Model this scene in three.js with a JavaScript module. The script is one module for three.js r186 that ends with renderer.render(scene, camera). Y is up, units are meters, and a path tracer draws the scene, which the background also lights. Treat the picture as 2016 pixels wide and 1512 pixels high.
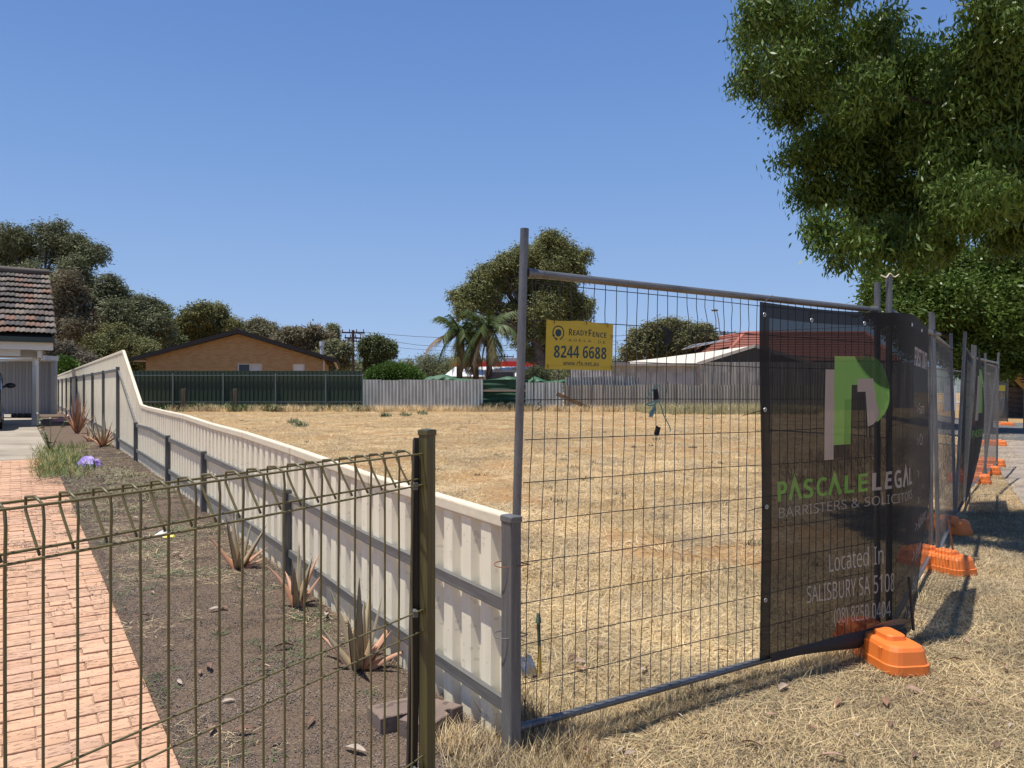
import * as THREE from 'three';
import { mergeGeometries as mergeRaw } from 'three/addons/utils/BufferGeometryUtils.js';
import { RoundedBoxGeometry } from 'three/addons/geometries/RoundedBoxGeometry.js';

// ---------------------------------------------------------------- camera, sky, sun, exposure
const W = 2016, H = 1512, F = 1514, EYE = 1.45, HZ = 772;
const scene = new THREE.Scene();
const camera = new THREE.PerspectiveCamera(2 * Math.atan(756 / F) * 180 / Math.PI, W / H, 0.05, 3000);
camera.position.set(0, EYE, 0);
camera.setViewOffset(W, H, 0, -(HZ - 756), W, H);
camera.updateProjectionMatrix();
const renderer = new THREE.WebGLRenderer({ antialias: true });
renderer.setSize(1024, 768);
renderer.toneMapping = THREE.LinearToneMapping;
renderer.toneMappingExposure = 1.28;
renderer.shadowMap.enabled = true;
{ // clear summer sky: pale at the horizon, deeper blue overhead
  const w = 64, h = 256, a = new Float32Array(w * h * 4);
  const stops = [[0, .42, .58, .83], [3, .385, .55, .82], [8, .30, .47, .785], [15, .212, .375, .72], [22, .158, .302, .645], [29, .122, .247, .58], [45, .09, .18, .44], [90, .06, .125, .35]];
  for (let j = 0; j < h; j++) {
    const el = Math.max(0, ((j + .5) / h - .5) * 180);
    let k = 0; while (k < stops.length - 2 && el > stops[k + 1][0]) k++;
    const A = stops[k], B = stops[k + 1], t = Math.min(1, (el - A[0]) / (B[0] - A[0]));
    for (let i = 0; i < w; i++) { const o = (j * w + i) * 4; for (let c = 0; c < 3; c++) a[o + c] = .78 * (A[c + 1] + (B[c + 1] - A[c + 1]) * t); a[o + 3] = 1; }
  }
  const t = new THREE.DataTexture(a, w, h, THREE.RGBAFormat, THREE.FloatType);
  t.mapping = THREE.EquirectangularReflectionMapping; t.magFilter = t.minFilter = THREE.LinearFilter; t.needsUpdate = true;
  scene.background = t; scene.environment = t;
}
const sun = new THREE.DirectionalLight(new THREE.Color(1, .955, .87), 4.7);
sun.position.set(-24, 100, 9.5); sun.target.position.set(0, 0, 0);
sun.castShadow = true; sun.shadow.mapSize.set(4096, 4096);
Object.assign(sun.shadow.camera, { left: -60, right: 60, top: 60, bottom: -60, near: 1, far: 250 });
scene.add(sun, sun.target);

// ---------------------------------------------------------------- helpers
let seed = 1;
const rnd = () => { seed |= 0; seed = seed + 0x6D2B79F5 | 0; let t = Math.imul(seed ^ seed >>> 15, 1 | seed); t = t + Math.imul(t ^ t >>> 7, 61 | t) ^ t; return ((t ^ t >>> 14) >>> 0) / 4294967296; };
const rr = (a, b) => a + (b - a) * rnd();
const pick = a => a[Math.floor(rnd() * a.length)];
const V = (x, y, z) => new THREE.Vector3(x, y, z);
const sst = (a, b, x) => { const t = Math.min(1, Math.max(0, (x - a) / (b - a))); return t * t * (3 - 2 * t); };
const lerp = (a, b, t) => a + (b - a) * t;
const hash = (x, y) => { let h = Math.imul(x | 0, 374761393) + Math.imul(y | 0, 668265263) | 0; h = Math.imul(h ^ h >>> 13, 1274126177); return ((h ^ h >>> 16) >>> 0) / 4294967296; };
function vnoise(x, y, p = 0) { // value noise, tiles with period p
  const i = Math.floor(x), j = Math.floor(y), f = x - i, g = y - j, u = f * f * (3 - 2 * f), v = g * g * (3 - 2 * g);
  const m = p ? (n => ((n % p) + p) % p) : (n => n);
  return lerp(lerp(hash(m(i), m(j)), hash(m(i + 1), m(j)), u), lerp(hash(m(i), m(j + 1)), hash(m(i + 1), m(j + 1)), u), v);
}
function fbm(x, y, o = 4, p = 0) { let s = 0, a = .5, n = 0; for (let k = 0; k < o; k++) { s += a * vnoise(x + k * 17.3 * (p ? 0 : 1), y, p); n += a; x *= 2; y *= 2; p *= 2; a *= .5; } return s / n; }
// ground: level along the street, rising gently into the block
const S0 = [2.157, -4.4], SD = [.547, -.837], SN = [-.837, -.547];       // street fence line and its inward normal
const P0 = [0, -3.06], D1 = [-.544, -.839], E1 = [-.839, .544];           // boundary fence line, direction, normal to the garden
const tStreet = (x, z) => (x - S0[0]) * SN[0] + (z - S0[1]) * SN[1];
const gC = (x, z) => (x - P0[0]) * E1[0] + (z - P0[1]) * E1[1];
const tC = (x, z) => (x - P0[0]) * D1[0] + (z - P0[1]) * D1[1];
function hBase(x, z) { const q = Math.max(0, -z - 3); return .66 * (1 - Math.exp(-q / 14)) * sst(0, 4, tStreet(x, z)); }
function hgt(x, z) { const g = gC(x, z); return hBase(x, z) + (g < -.15 ? (vnoise(x * 1.1 + 5, z * 1.1) - .5) * .035 * sst(.15, 1, -g) : 0); }
const at = (u, v, d) => V((u - 1008) / F * d, EYE + (HZ - v) / F * d, -d);
function gp(u, v) { let d = 5; for (let k = 0; k < 60; k++) { const x = (u - 1008) / F * d, nd = (EYE - hgt(x, -d)) * F / Math.max(4, v - HZ); d = d * .6 + nd * .4; } const x = (u - 1008) / F * d; return V(x, hgt(x, -d), -d); }
const BX = (t, g) => [P0[0] + D1[0] * t + E1[0] * g, P0[1] + D1[1] * t + E1[1] * g];

// materials
const col = c => Array.isArray(c) ? new THREE.Color().setRGB(...c) : new THREE.Color(c);
function mat(c, rough = .8, o = {}) { const { metal = 0, ...x } = o; const phys = ['transmission', 'clearcoat', 'sheen', 'specularIntensity'].some(k => k in x); return new (phys ? THREE.MeshPhysicalMaterial : THREE.MeshStandardMaterial)({ color: col(c), roughness: rough, metalness: metal, side: THREE.DoubleSide, ...x }); }
function noiseTex(size, fn, srgb = true) {
  const a = new Uint8Array(size * size * 4);
  for (let j = 0; j < size; j++) for (let i = 0; i < size; i++) { const c = fn(i / size, j / size), o = (j * size + i) * 4; for (let k = 0; k < 3; k++) a[o + k] = Math.max(0, Math.min(255, 255 * (c.length ? c[k] : c))); a[o + 3] = 255; }
  const t = new THREE.DataTexture(a, size, size); t.wrapS = t.wrapT = THREE.RepeatWrapping; t.magFilter = THREE.LinearFilter; t.minFilter = THREE.LinearMipmapLinearFilter; t.generateMipmaps = true;
  if (srgb) t.colorSpace = THREE.SRGBColorSpace; t.needsUpdate = true; return t;
}
function canvasTex(w, h, draw, srgb = true, repeat = false) {
  const c = document.createElement('canvas'); c.width = w; c.height = h; draw(c.getContext('2d'), w, h);
  const t = new THREE.CanvasTexture(c); if (srgb) t.colorSpace = THREE.SRGBColorSpace; if (repeat) t.wrapS = t.wrapT = THREE.RepeatWrapping; t.anisotropy = 8; return t;
}
const rep = (t, x, y = x) => { const c = t.clone(); c.repeat.set(x, y); c.needsUpdate = true; return c; };

// naming and tagging
const taken = {};
const num = n => { const k = taken[n] = (taken[n] ?? -1) + 1; return k ? n + '_' + String(k).padStart(3, '0') : n; };
function meshes(o) { o.castShadow = o.receiveShadow = true; return o; }
function part(name, geo, m, parent, label) { const o = meshes(new THREE.Mesh(geo, m)); o.name = name; parent.add(o); if (label) o.userData.label = label; return o; }
function tag(o, label, category, group) { o.userData.label = label; o.userData.category = category; if (group) o.userData.group = group; return o; }
function thing(name, label, category, pos = V(0, 0, 0), turn = 0, group) { const o = new THREE.Group(); o.name = num(name); o.position.copy(pos); o.rotation.y = turn; scene.add(o); return tag(o, label, category, group); }
function solo(name, geo, m, label, category, group) { const o = meshes(new THREE.Mesh(geo, m)); o.name = num(name); scene.add(o); return tag(o, label, category, group); }
function struct(name, geo, m, label) { const o = meshes(new THREE.Mesh(geo, m)); o.name = num(name); o.userData.kind = 'structure'; if (label) o.userData.label = label; scene.add(o); return o; }

// geometry helpers
const mergeGeometries = list => mergeRaw(list.map(g => { const n = g.index ? g.toNonIndexed() : g; for (const k of Object.keys(n.attributes)) if (!['position', 'normal', 'uv'].includes(k)) n.deleteAttribute(k); return n; }));
function geoOf(pos, idx, uv, color) { const g = new THREE.BufferGeometry(); g.setAttribute('position', new THREE.Float32BufferAttribute(pos, 3)); g.setAttribute('uv', new THREE.Float32BufferAttribute(uv ?? new Float32Array(pos.length / 3 * 2), 2)); if (color) g.setAttribute('color', new THREE.Float32BufferAttribute(color, 3)); g.setIndex(idx); g.computeVertexNormals(); return g; }
const flat = g => { const n = g.toNonIndexed(); n.computeVertexNormals(); return n; };
function box(w, h, d, x = 0, y = 0, z = 0, ry = 0, r = 0) { const g = r ? new RoundedBoxGeometry(w, h, d, 1, r) : new THREE.BoxGeometry(w, h, d); if (ry) g.rotateY(ry); g.translate(x, y, z); return g; }
function rod(a, b, r, r2 = r, seg = 8) { const d = b.clone().sub(a), g = new THREE.CylinderGeometry(r2, r, d.length(), seg, 1); g.applyQuaternion(new THREE.Quaternion().setFromUnitVectors(V(0, 1, 0), d.normalize())); g.translate((a.x + b.x) / 2, (a.y + b.y) / 2, (a.z + b.z) / 2); return g; }
function bar(a, b, w, h) { // box beam from a to b, w across, h high
  const d = b.clone().sub(a), g = new THREE.BoxGeometry(w, h, d.length()), m = new THREE.Matrix4().lookAt(b, a, V(0, 1, 0)); g.applyMatrix4(m); g.translate((a.x + b.x) / 2, (a.y + b.y) / 2, (a.z + b.z) / 2); return g; }
function taper(pts, r0, r1, seg = 6, n = 0) { // tapered tube along points
  const c = new THREE.CatmullRomCurve3(pts), N = n || pts.length * 3, pos = [], uv = [], idx = [], fr = c.computeFrenetFrames(N, false);
  for (let i = 0; i <= N; i++) { const p = c.getPointAt(i / N), r = lerp(r0, r1, i / N);
    for (let k = 0; k <= seg; k++) { const a = k / seg * 2 * Math.PI, q = p.clone().addScaledVector(fr.normals[i], Math.cos(a) * r).addScaledVector(fr.binormals[i], Math.sin(a) * r); pos.push(q.x, q.y, q.z); uv.push(k / seg, i / N * 6); } }
  for (let i = 0; i < N; i++) for (let k = 0; k < seg; k++) { const a = i * (seg + 1) + k, b = a + seg + 1; idx.push(a, b, a + 1, b, b + 1, a + 1); }
  return geoOf(pos, idx, uv);
}
function sheetFn(nx, ny, fn) { // grid surface, fn(a, b) -> [x, y, z, u, v]
  const pos = [], uv = [], idx = [];
  for (let j = 0; j <= ny; j++) for (let i = 0; i <= nx; i++) { const p = fn(i / nx, j / ny); pos.push(p[0], p[1], p[2]); uv.push(p[3] ?? i / nx, p[4] ?? j / ny); }
  for (let j = 0; j < ny; j++) for (let i = 0; i < nx; i++) { const a = j * (nx + 1) + i, b = a + nx + 1; idx.push(a, a + 1, b, b, a + 1, b + 1); }
  return geoOf(pos, idx, uv);
}
// profiled metal sheet along a line in plan: prof = [[s, depth], ...] over one period
function profiled(o, dir, nrm, s0, s1, prof, period, yb, yt, uvs = 1) {
  const ss = []; for (let k = Math.floor(s0 / period) - 1; k * period < s1 + period; k++) for (const [a, d] of prof) ss.push([k * period + a, d]);
  const at_ = s => { for (let i = 0; i < ss.length - 1; i++) if (s >= ss[i][0] && s <= ss[i + 1][0]) return lerp(ss[i][1], ss[i + 1][1], (s - ss[i][0]) / Math.max(1e-6, ss[i + 1][0] - ss[i][0])); return 0; };
  const list = [[s0, at_(s0)], ...ss.filter(p => p[0] > s0 + .001 && p[0] < s1 - .001), [s1, at_(s1)]];
  const pos = [], uv = [], idx = [];
  list.forEach(([s, d], i) => { const x = o[0] + dir[0] * s + nrm[0] * d, z = o[1] + dir[1] * s + nrm[1] * d, b = yb(s), t = yt(s); pos.push(x, b, z, x, t, z); uv.push(s * uvs, b * uvs, s * uvs, t * uvs); if (i) { const a = 2 * i - 2; idx.push(a, a + 2, a + 1, a + 1, a + 2, a + 3); } });
  return flat(geoOf(pos, idx, uv));
}
const TRAP = [[0, 0], [.075, 0], [.098, -.03], [.138, -.03], [.161, 0]];
const corr = n => Array.from({ length: 6 }, (_, i) => [i / 6 * n, Math.sin(i / 6 * 2 * Math.PI) * n * .14]);

// ---------------------------------------------------------------- textures
const T = {};
T.straw = canvasTex(1024, 1024, (c, w, h) => {
  seed = 11; c.fillStyle = '#94795a'; c.fillRect(0, 0, w, h);
  for (let i = 0; i < 2600; i++) { c.fillStyle = pick(['#8b6a4e', '#9a7f5c', '#7f6346', '#a88a62', '#6b5640']); c.globalAlpha = .5; c.beginPath(); c.ellipse(rnd() * w, rnd() * h, rr(3, 16), rr(3, 10), rnd() * 3, 0, 7); c.fill(); }
  c.globalAlpha = .9; c.lineCap = 'round';
  for (let i = 0; i < 15000; i++) { const x = rnd() * w, y = rnd() * h, a = rnd() * 7, l = rr(8, 46), k = rnd(); c.strokeStyle = k < .12 ? '#5b4834' : k < .5 ? pick(['#c3a673', '#b89b69', '#cbb17f']) : pick(['#d6bd8c', '#c9ad79', '#a98c60', '#dcc697', '#bfa06b']); c.lineWidth = rr(.9, 2.6);
    for (const [ox, oy] of [[0, 0], [w, 0], [-w, 0], [0, h], [0, -h]]) { if (x + ox < -50 || x + ox > w + 50 || y + oy < -50 || y + oy > h + 50) continue; c.beginPath(); c.moveTo(x + ox, y + oy); c.quadraticCurveTo(x + ox + Math.cos(a) * l * .5 + rr(-4, 4), y + oy + Math.sin(a) * l * .5, x + ox + Math.cos(a) * l, y + oy + Math.sin(a) * l); c.stroke(); } }
}, true, true);
T.mulch = canvasTex(1024, 1024, (c, w, h) => {
  seed = 12; c.fillStyle = '#5f5349'; c.fillRect(0, 0, w, h);
  for (let i = 0; i < 16000; i++) { c.fillStyle = pick(['#4a4037', '#6c5f53', '#7c6d5e', '#564a40', '#8a7b6a', '#3f362e', '#66594c']); c.globalAlpha = .8; c.beginPath(); c.ellipse(rnd() * w, rnd() * h, rr(1, 9), rr(1, 4), rnd() * 3, 0, 7); c.fill(); }
}, true, true);
T.grain = noiseTex(512, (x, y) => { const n = fbm(x * 8, y * 8, 6, 8), f = hash(x * 512, y * 512); return .80 + .24 * (n - .5) * 2 * .7 + .10 * (f - .5); });
T.brick = noiseTex(512, (x, y) => { const n = fbm(x * 6, y * 6, 6, 6), f = hash(x * 512 + 9, y * 512), d = fbm(x * 30 + 3, y * 30, 2, 30); const v = .84 + .22 * (n - .5) + .16 * (f - .5) - (d > .68 ? .16 : 0); return [v, v * .985, v * .97]; });
T.galv = noiseTex(512, (x, y) => { const n = fbm(x * 5, y * 5, 5, 5), s = vnoise(x * 60, y * 60, 60), t = vnoise(x * 16, y * 3, 0); return .72 + .26 * (n - .5) + .12 * (s - .5) + .06 * (t - .5); });
T.concrete = noiseTex(512, (x, y) => { const n = fbm(x * 4, y * 4, 7, 4), f = hash(x * 512 + 3, y * 512); const v = .82 + .30 * (n - .5) + .08 * (f - .5); return [v, v * .98, v * .95]; });
T.bark = noiseTex(256, (x, y) => { const n = fbm(x * 14, y * 3, 5, 0); return .65 + .6 * (n - .5); });
T.zinc = noiseTex(512, (x, y) => { const n = fbm(x * 22, y * 2.2, 4, 0), m = fbm(x * 4, y * 4, 4, 4); const v = .78 + .26 * (n - .5) + .14 * (m - .5); return [v, v, v]; });
T.oldzinc = noiseTex(512, (x, y) => { const n = fbm(x * 26, y * 1.6, 4, 0), m = fbm(x * 5 + 2, y * 3, 4, 0), s = Math.floor(x * 9), k = hash(s, 4); const v = .76 + .26 * (n - .5) + .10 * (k - .5); return [v * (1 + .05 * (m - .3)), v, v * (.985 - .05 * m)]; });
T.creamDust = noiseTex(512, (x, y) => { const n = fbm(x * 3, y * 3, 5, 3), k = fbm(x * 40, y * 3, 3, 0), f = hash(x * 512, y * 512 + 5), sp = fbm(x * 46 + 7, y * 46, 2, 46); const v = .95 + .10 * (n - .5) + .08 * (k - .5) + .03 * (f - .5) - (sp > .8 ? .07 : 0); return [v, v * .99, v * .975]; });
T.wallBrick = canvasTex(512, 512, (c, w, h) => { seed = 14; c.fillStyle = '#b79a74'; c.fillRect(0, 0, w, h); for (let j = 0; j < 24; j++) for (let i = -1; i < 9; i++) { c.fillStyle = pick(['#cfa772', '#d4ae7b', '#c79c68', '#d0aa76', '#cba270']); c.fillRect(i * 64 + (j % 2) * 32 + 2, j * 21.33 + 2, 60, 17.5); } }, true, true);
T.bump = noiseTex(256, (x, y) => fbm(x * 16, y * 16, 4, 16), false);

// ---------------------------------------------------------------- ground
const M = {};
M.ground = mat([1, 1, 1], 1, { map: T.straw, vertexColors: true, bumpMap: T.straw, bumpScale: .012 });
{
  const pos = [], uv = [], idx = [], c = [], radii = [0.01];
  for (let r = .6; r < 1400; r *= r < 60 ? 1.03 : 1.16) radii.push(r);
  const angs = []; for (let a = -180; a <= 180.01; a += (a > -50 && a < 49.9) ? .75 : 5) angs.push(a * Math.PI / 180);
  for (const r of radii) for (const a of angs) { const x = Math.sin(a) * r, z = -Math.cos(a) * r; pos.push(x, hgt(x, z), z); uv.push(x / 1.7, z / 1.7);
    const m = fbm(x * .35 + 3, z * .35, 4), soil = sst(.56, .72, fbm(x * .9 + 40, z * .9 + 7, 4)), g = gC(x, z);
    const base = [.94 + .45 * (m - .5), .89 + .42 * (m - .5), .755 + .36 * (m - .5)], red = [.86, .58, .43], k = g > 0 && tC(x, z) > -1 ? .3 : soil * .32;
    for (let q = 0; q < 3; q++) c.push(lerp(base[q], red[q], k)); }
  const n = angs.length;
  for (let j = 0; j < radii.length - 1; j++) for (let i = 0; i < n - 1; i++) { const a = j * n + i, b = a + n; idx.push(a, b, a + 1, b, b + 1, a + 1); }
  struct('ground', geoOf(pos, idx, uv, c), M.ground, 'dry straw-coloured mown grass over reddish soil');
}
function strip(t0, t1, g0, g1, lift, uvm, nx = 8, ny = 60, wob = 0) { return sheetFn(nx, ny, (a, b) => { const t = lerp(t0, t1, b); let g = lerp(g0, g1, a); if (wob) g += (a === 0 ? -1 : a === 1 ? 1 : 0) * wob * (fbm(t * 2.2, 3, 3) - .3); const [x, z] = BX(t, g); return [x, hgt(x, z) + lift, z, x / uvm, z / uvm]; }); }
M.mulch = mat([1.0, .90, .80], 1, { map: T.mulch, bumpMap: T.mulch, bumpScale: .03 });
struct('garden_bed', sheetFn(14, 160, (a, b) => { const t = lerp(-1.2, 38, b * b * .6 + b * .4), g = lerp(-.02, 1.128, a), [x, z] = BX(t, g); return [x, hgt(x, z) + .018 + (a > .02 && a < .98 ? (fbm(x * 3.1, z * 3.1, 3) - .5) * .05 + .012 : 0), z, x / 1.1, z / 1.1]; }), M.mulch, 'dark mulched garden bed along the cream fence');
struct('path_bedding', strip(-1.8, 12.4, 1.13, 4.6, .012, 1, 8, 60), mat([.42, .30, .22], 1, { map: T.concrete }), 'dusty bedding between the bricks');
struct('concrete_driveway', strip(12.4, 44, 1.13, 7, .02, 2.2, 4, 40), mat([.48, .43, .36], .95, { map: T.concrete }), 'pale grey concrete driveway running under the carport');

// brick path: rows across the path, each brick its own piece
{
  const path = struct('brick_path', strip(-1.8, 12.4, 1.13, 4.6, .016, 1, 8, 60), mat([.58, .42, .31], 1, { map: T.concrete }), 'salmon orange clay brick path with sandy joints');
  seed = 21;
  const L = .228, B = .112, geos = [0, 1, 2].map(k => { const g = new RoundedBoxGeometry(L - .004, .05, B - .004, 1, .005); g.attributes.uv.array.forEach((v, i, a) => a[i] = v * .35 + k * .31 + (i % 2) * .17); return g; });
  const mats = [[.86, .53, .345], [.83, .505, .325], [.88, .555, .37], [.80, .49, .325], [.85, .545, .365], [.79, .50, .345]].map(c => mat(c, .95, { map: T.brick, bumpMap: T.brick, bumpScale: .003 }));
  const ang = Math.atan2(-E1[1], E1[0]), far = [];
  const all = [];
  for (let r = 0; r * B < 14; r++) { const t = -1.7 + r * B; for (let k = 0; k < 16; k++) { const g = 1.13 + L / 2 + (k - (r % 2 ? .5 : 0)) * L + .0; if (g > 4.5) continue; const half = r % 2 && !k, [x, z] = BX(t, half ? 1.13 + L / 4 : g); if (z > -2.2) continue; const u = 1008 + F * x / -z; if (u < -120) continue; all.push([x, z, -z, half]); } }
  all.sort((a, b) => a[2] - b[2]);
  all.forEach(([x, z, , half], i) => { const y = hgt(x, z) + .0 + rr(-.002, .003);
    if (i < 300) { const o = part('brick', pick(geos), pick(mats), path); o.position.set(x, y, z); o.rotation.set(rr(-.008, .008), ang + rr(-.012, .012), rr(-.008, .008)); if (half) o.scale.x = .49; }
    else { const g = pick(geos).clone(); if (half) g.scale(.49, 1, 1); g.rotateY(ang + rr(-.012, .012)); g.translate(x, y, z); (far[i % 4] ??= []).push(g); } });
  far.forEach((f, k) => { const o = part('far_bricks', mergeGeometries(f), mats[k], path); o.userData.kind = 'stuff'; });
}
// footpath, crossing and road on the street side
const strip2 = (pts, lift, uvm, n = 40) => sheetFn(4, n, (a, b) => { const k = b * (pts.length - 1), i = Math.min(pts.length - 2, Math.floor(k)), f = k - i, x = lerp(lerp(pts[i][0], pts[i + 1][0], f), lerp(pts[i][2], pts[i + 1][2], f), a), z = lerp(lerp(pts[i][1], pts[i + 1][1], f), lerp(pts[i][3], pts[i + 1][3], f), a); return [x, hgt(x, z) + lift, z, x / uvm, z / uvm]; });
struct('footpath', strip2([[3.2, -3.9, 4.8, -3.1], [6.4, -9.6, 8.0, -8.8], [14.3, -23.6, 15.9, -22.8]], .012, 1.3), mat([.40, .34, .29], .95, { map: T.concrete }), 'dusty paved footpath beside the orange fence feet');
struct('crossing', strip2([[13.2, -24.2, 19.5, -21.5], [19.5, -36.5, 27, -35]], .016, 2), mat([.17, .17, .175], .95, { map: T.concrete }), 'grey asphalt driveway crossing');
struct('road', strip2([[10, 6, 18, 2], [30, -36, 37, -40], [75, -120, 84, -124]], .012, 3, 60), mat([.16, .16, .165], .95, { map: T.concrete }), 'asphalt street');
struct('side_street', strip2([[30, -60, 30, -68], [70, -62, 70, -70]], .014, 3), mat([.5, .49, .48], .95, { map: T.concrete }));
struct('kerb', mergeGeometries([bar(V(30, .09, -59.2), V(70, .09, -61.2), .3, .18), bar(V(30, .09, -69), V(70, .09, -71), .3, .18)]), mat([.6, .58, .55], .9));
// distant ridge
struct('hills', sheetFn(160, 3, (a, b) => { const an = lerp(-60, 60, a) * Math.PI / 180, d = 900, y = b * (16 + 24 * fbm(a * 11 + 2, .5, 5) + 5 * fbm(a * 90, 3, 3)); return [Math.sin(an) * (d + b * 90), y - 4, -Math.cos(an) * (d + b * 90), a * 40, b]; }), mat([.12, .14, .13], 1), 'low wooded ridge on the horizon');

// ---------------------------------------------------------------- cream boundary fence
M.cream = mat([.94, .87, .685], .5, { map: T.creamDust });
M.creamCap = mat([.80, .715, .55], .5, { map: T.creamDust });
M.galv = mat([.32, .315, .305], .5, { metal: .25, map: T.galv });
M.galvDark = mat([.25, .26, .265], .55, { metal: .2, map: T.galv });
{
  const f = thing('metal_boundary_fence', 'cream ribbed sheet metal fence, low near the street and stepping up tall beside the carport', 'fence');
  const TD = z => (z - 3.06) / .839;                           // distance along the fence for a depth
  const pz = [3.06, 5.5, 7.9, 9.75, 12.3, 14.4, 16.7, 19, 21.3, 23.8, 26.1, 28.4, 30.8, 33.3, 35.8], ps = pz.map(TD);
  const gnd = s => { const [x, z] = BX(s, .05); return hBase(x, z); };
  const sStep = TD(12.0), sHigh = TD(13.95), HI = 2.19;
  const low = s => gnd(s) + .93 + .008 * Math.sin(s * 2.1) - .03 * Math.exp(-((s - TD(11.2)) ** 2) / .4);
  const top = s => s < sStep ? low(s) : s < sHigh ? lerp(low(sStep), HI, (s - sStep) / (sHigh - sStep)) : HI;
  // sheets: three to a bay
  const edges = []; for (let i = 0; i < ps.length - 1; i++) for (let k = 0; k < 3; k++) edges.push(lerp(ps[i], ps[i + 1], k / 3)); edges.push(ps[ps.length - 1]); edges[0] = .03;
  const cuts = [...edges, sStep, sHigh].sort((a, b) => a - b).filter((v, i, a) => !i || v - a[i - 1] > .02);
  for (let i = 0; i < cuts.length - 1; i++) part('sheet', profiled(P0, D1, E1, cuts[i], cuts[i + 1] + .0, TRAP, .1667, s => gnd(s) - .03, s => top(s) - .012, .9), M.cream, f);
  // capping in lengths, with small kinks at the joints
  const capAt = [.0, 2.9, 5.6, 8.4, TD(11.5), sStep]; seed = 3;
  const capPiece = (a, b) => { const P = s => { const [x, z] = BX(s, -.014); return V(x, top(s) - .005, z); }; const g = []; const n = Math.max(1, Math.round((b - a) / 1.2)); for (let k = 0; k < n; k++) { const A = P(lerp(a, b, k / n)), B = P(lerp(a, b, (k + 1) / n)), d = B.clone().sub(A); const bx = new RoundedBoxGeometry(.052, .062, d.length() - .002, 2, .014); bx.applyMatrix4(new THREE.Matrix4().lookAt(B, A, V(0, 1, 0))); bx.translate((A.x + B.x) / 2, (A.y + B.y) / 2, (A.z + B.z) / 2); g.push(bx); } return mergeGeometries(g); };
  for (let i = 0; i < capAt.length - 1; i++) part('capping', capPiece(capAt[i] + .004, capAt[i + 1] - .004), M.creamCap, f);
  part('capping', capPiece(sStep + .01, sHigh), M.creamCap, f, 'steep sloping capping where the fence steps up');
  for (let s = sHigh; s < ps[14] - .1; s += 5.4) part('capping', capPiece(s + .004, Math.min(ps[14], s + 5.4) - .004), M.creamCap, f);
  // posts and rails on the garden side
  ps.forEach((s, i) => { const g = gnd(s), y1 = i === 0 ? g + .945 : i < 5 ? g + .635 : 1.905 + .0045 * (s - 13), [x, z] = BX(s + (i ? 0 : -.012), i ? .03 : .012), w = i ? .052 : .05;
    const post = part('post', box(w, y1 - g + .1, i ? .05 : .075, x, (y1 + g - .1) / 2, z, Math.atan2(-E1[1], E1[0]) , .006), i ? M.galvDark : M.galv, f);
    if (i < 6) { const c = box(w + .008, .03, (i ? .05 : .075) + .008, x, y1 + .004, z, Math.atan2(-E1[1], E1[0]), .008); part('post_cap', c, M.galv, post); } });
  for (let i = 0; i < ps.length - 1; i++) {
    const a = ps[i] + (i ? .03 : .03), b = ps[i + 1] - .03, hi = i >= 5, P = (s, y) => { const [x, z] = BX(s, .012); return V(x, y, z); };
    const sag = i === 3 ? .03 : 0, mid = (a + b) / 2;
    for (const lvl of [0, 1]) { const y = s => hi ? (lvl ? 1.865 + .0045 * (s - 13) : gnd(s) + .25) : i === 4 ? (lvl ? lerp(gnd(a) + .60, 1.84, (s - a) / (b - a)) : gnd(s) + .2) : gnd(s) + (lvl ? .60 : .2);
      const m = P(mid, y(mid) + (lvl ? sag : 0)); part('rail', mergeGeometries([bar(P(a, y(a)), m, .03, .05), bar(m, P(b, y(b)), .03, .05)]), M.galv, f); }
    }
}

// ---------------------------------------------------------------- olive roll-top wire fence and its posts
M.olive = mat([.150, .128, .045], .42, { map: T.grain });
M.oliveWire = mat([.135, .112, .045], .4);
{
  const A = V(-.272, 0, -2.35), dir = V(-.5, 0, .866), away = V(-.866, 0, -.5), len = 1.36;
  const f = thing('roll_top_fence', 'olive green wire fence with a rolled triangular top and a square end post', 'fence', V(A.x, 0, A.z));
  const L = (s, y, o = 0) => V(dir.x * s + away.x * o, y, dir.z * s + away.z * o);
  const y0 = s => 1.272 - .012 * s;
  const post = part('post', box(.038, 1.40, .038, .012, .63, -.006, Math.PI * .31, .004), M.olive, f);
  part('post_cap', mergeGeometries([box(.043, .018, .043, .012, 1.326, -.006, Math.PI * .31, .004), (() => { const g = new THREE.ConeGeometry(.029, .005, 4); g.rotateY(Math.PI * .31 + Math.PI / 4); g.translate(.012, 1.3375, -.006); return g; })()]), M.olive, post);
  seed = 5;
  for (let i = 0; i < 22; i++) { const s = .055 + i * .0632 + rr(-.0015, .0015); if (s > len) break; const y = y0(s), j = () => rr(-.002, .002);
    part('vertical_wire', taper([L(s, -.02), L(s + j(), .3, j()), L(s + j(), .6, j()), L(s + j(), .9, j()), L(s, y - .12), L(s, y - .012), L(s, y, .01), L(s, y + .003, .05), L(s, y - .005, .064), L(s, y - .03, .054), L(s + .002, y - .1, .008)], .0030, .0030, 6, 48), M.oliveWire, f); }
  for (const [dy, o] of [[-.008, -.004], [-.006, .063], [-.086, .01], [-.104, -.004], [-.485, -.004], [-.547, -.004], [-.93, -.004], [-.99, -.004], [-1.2, .008], [-1.22, -.004]])
    part('horizontal_wire', taper([0, .35, .7, 1.05, 1.36].map(s => L(s, y0(s) + dy + rr(-.002, .002), o)), .0028, .0028, 6, 16), M.oliveWire, f);
  for (const y of [1.165, .78, .3]) part('clip', box(.016, .022, .03, -.024, y, .02, .5, .003), M.galvDark, f);
}
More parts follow.
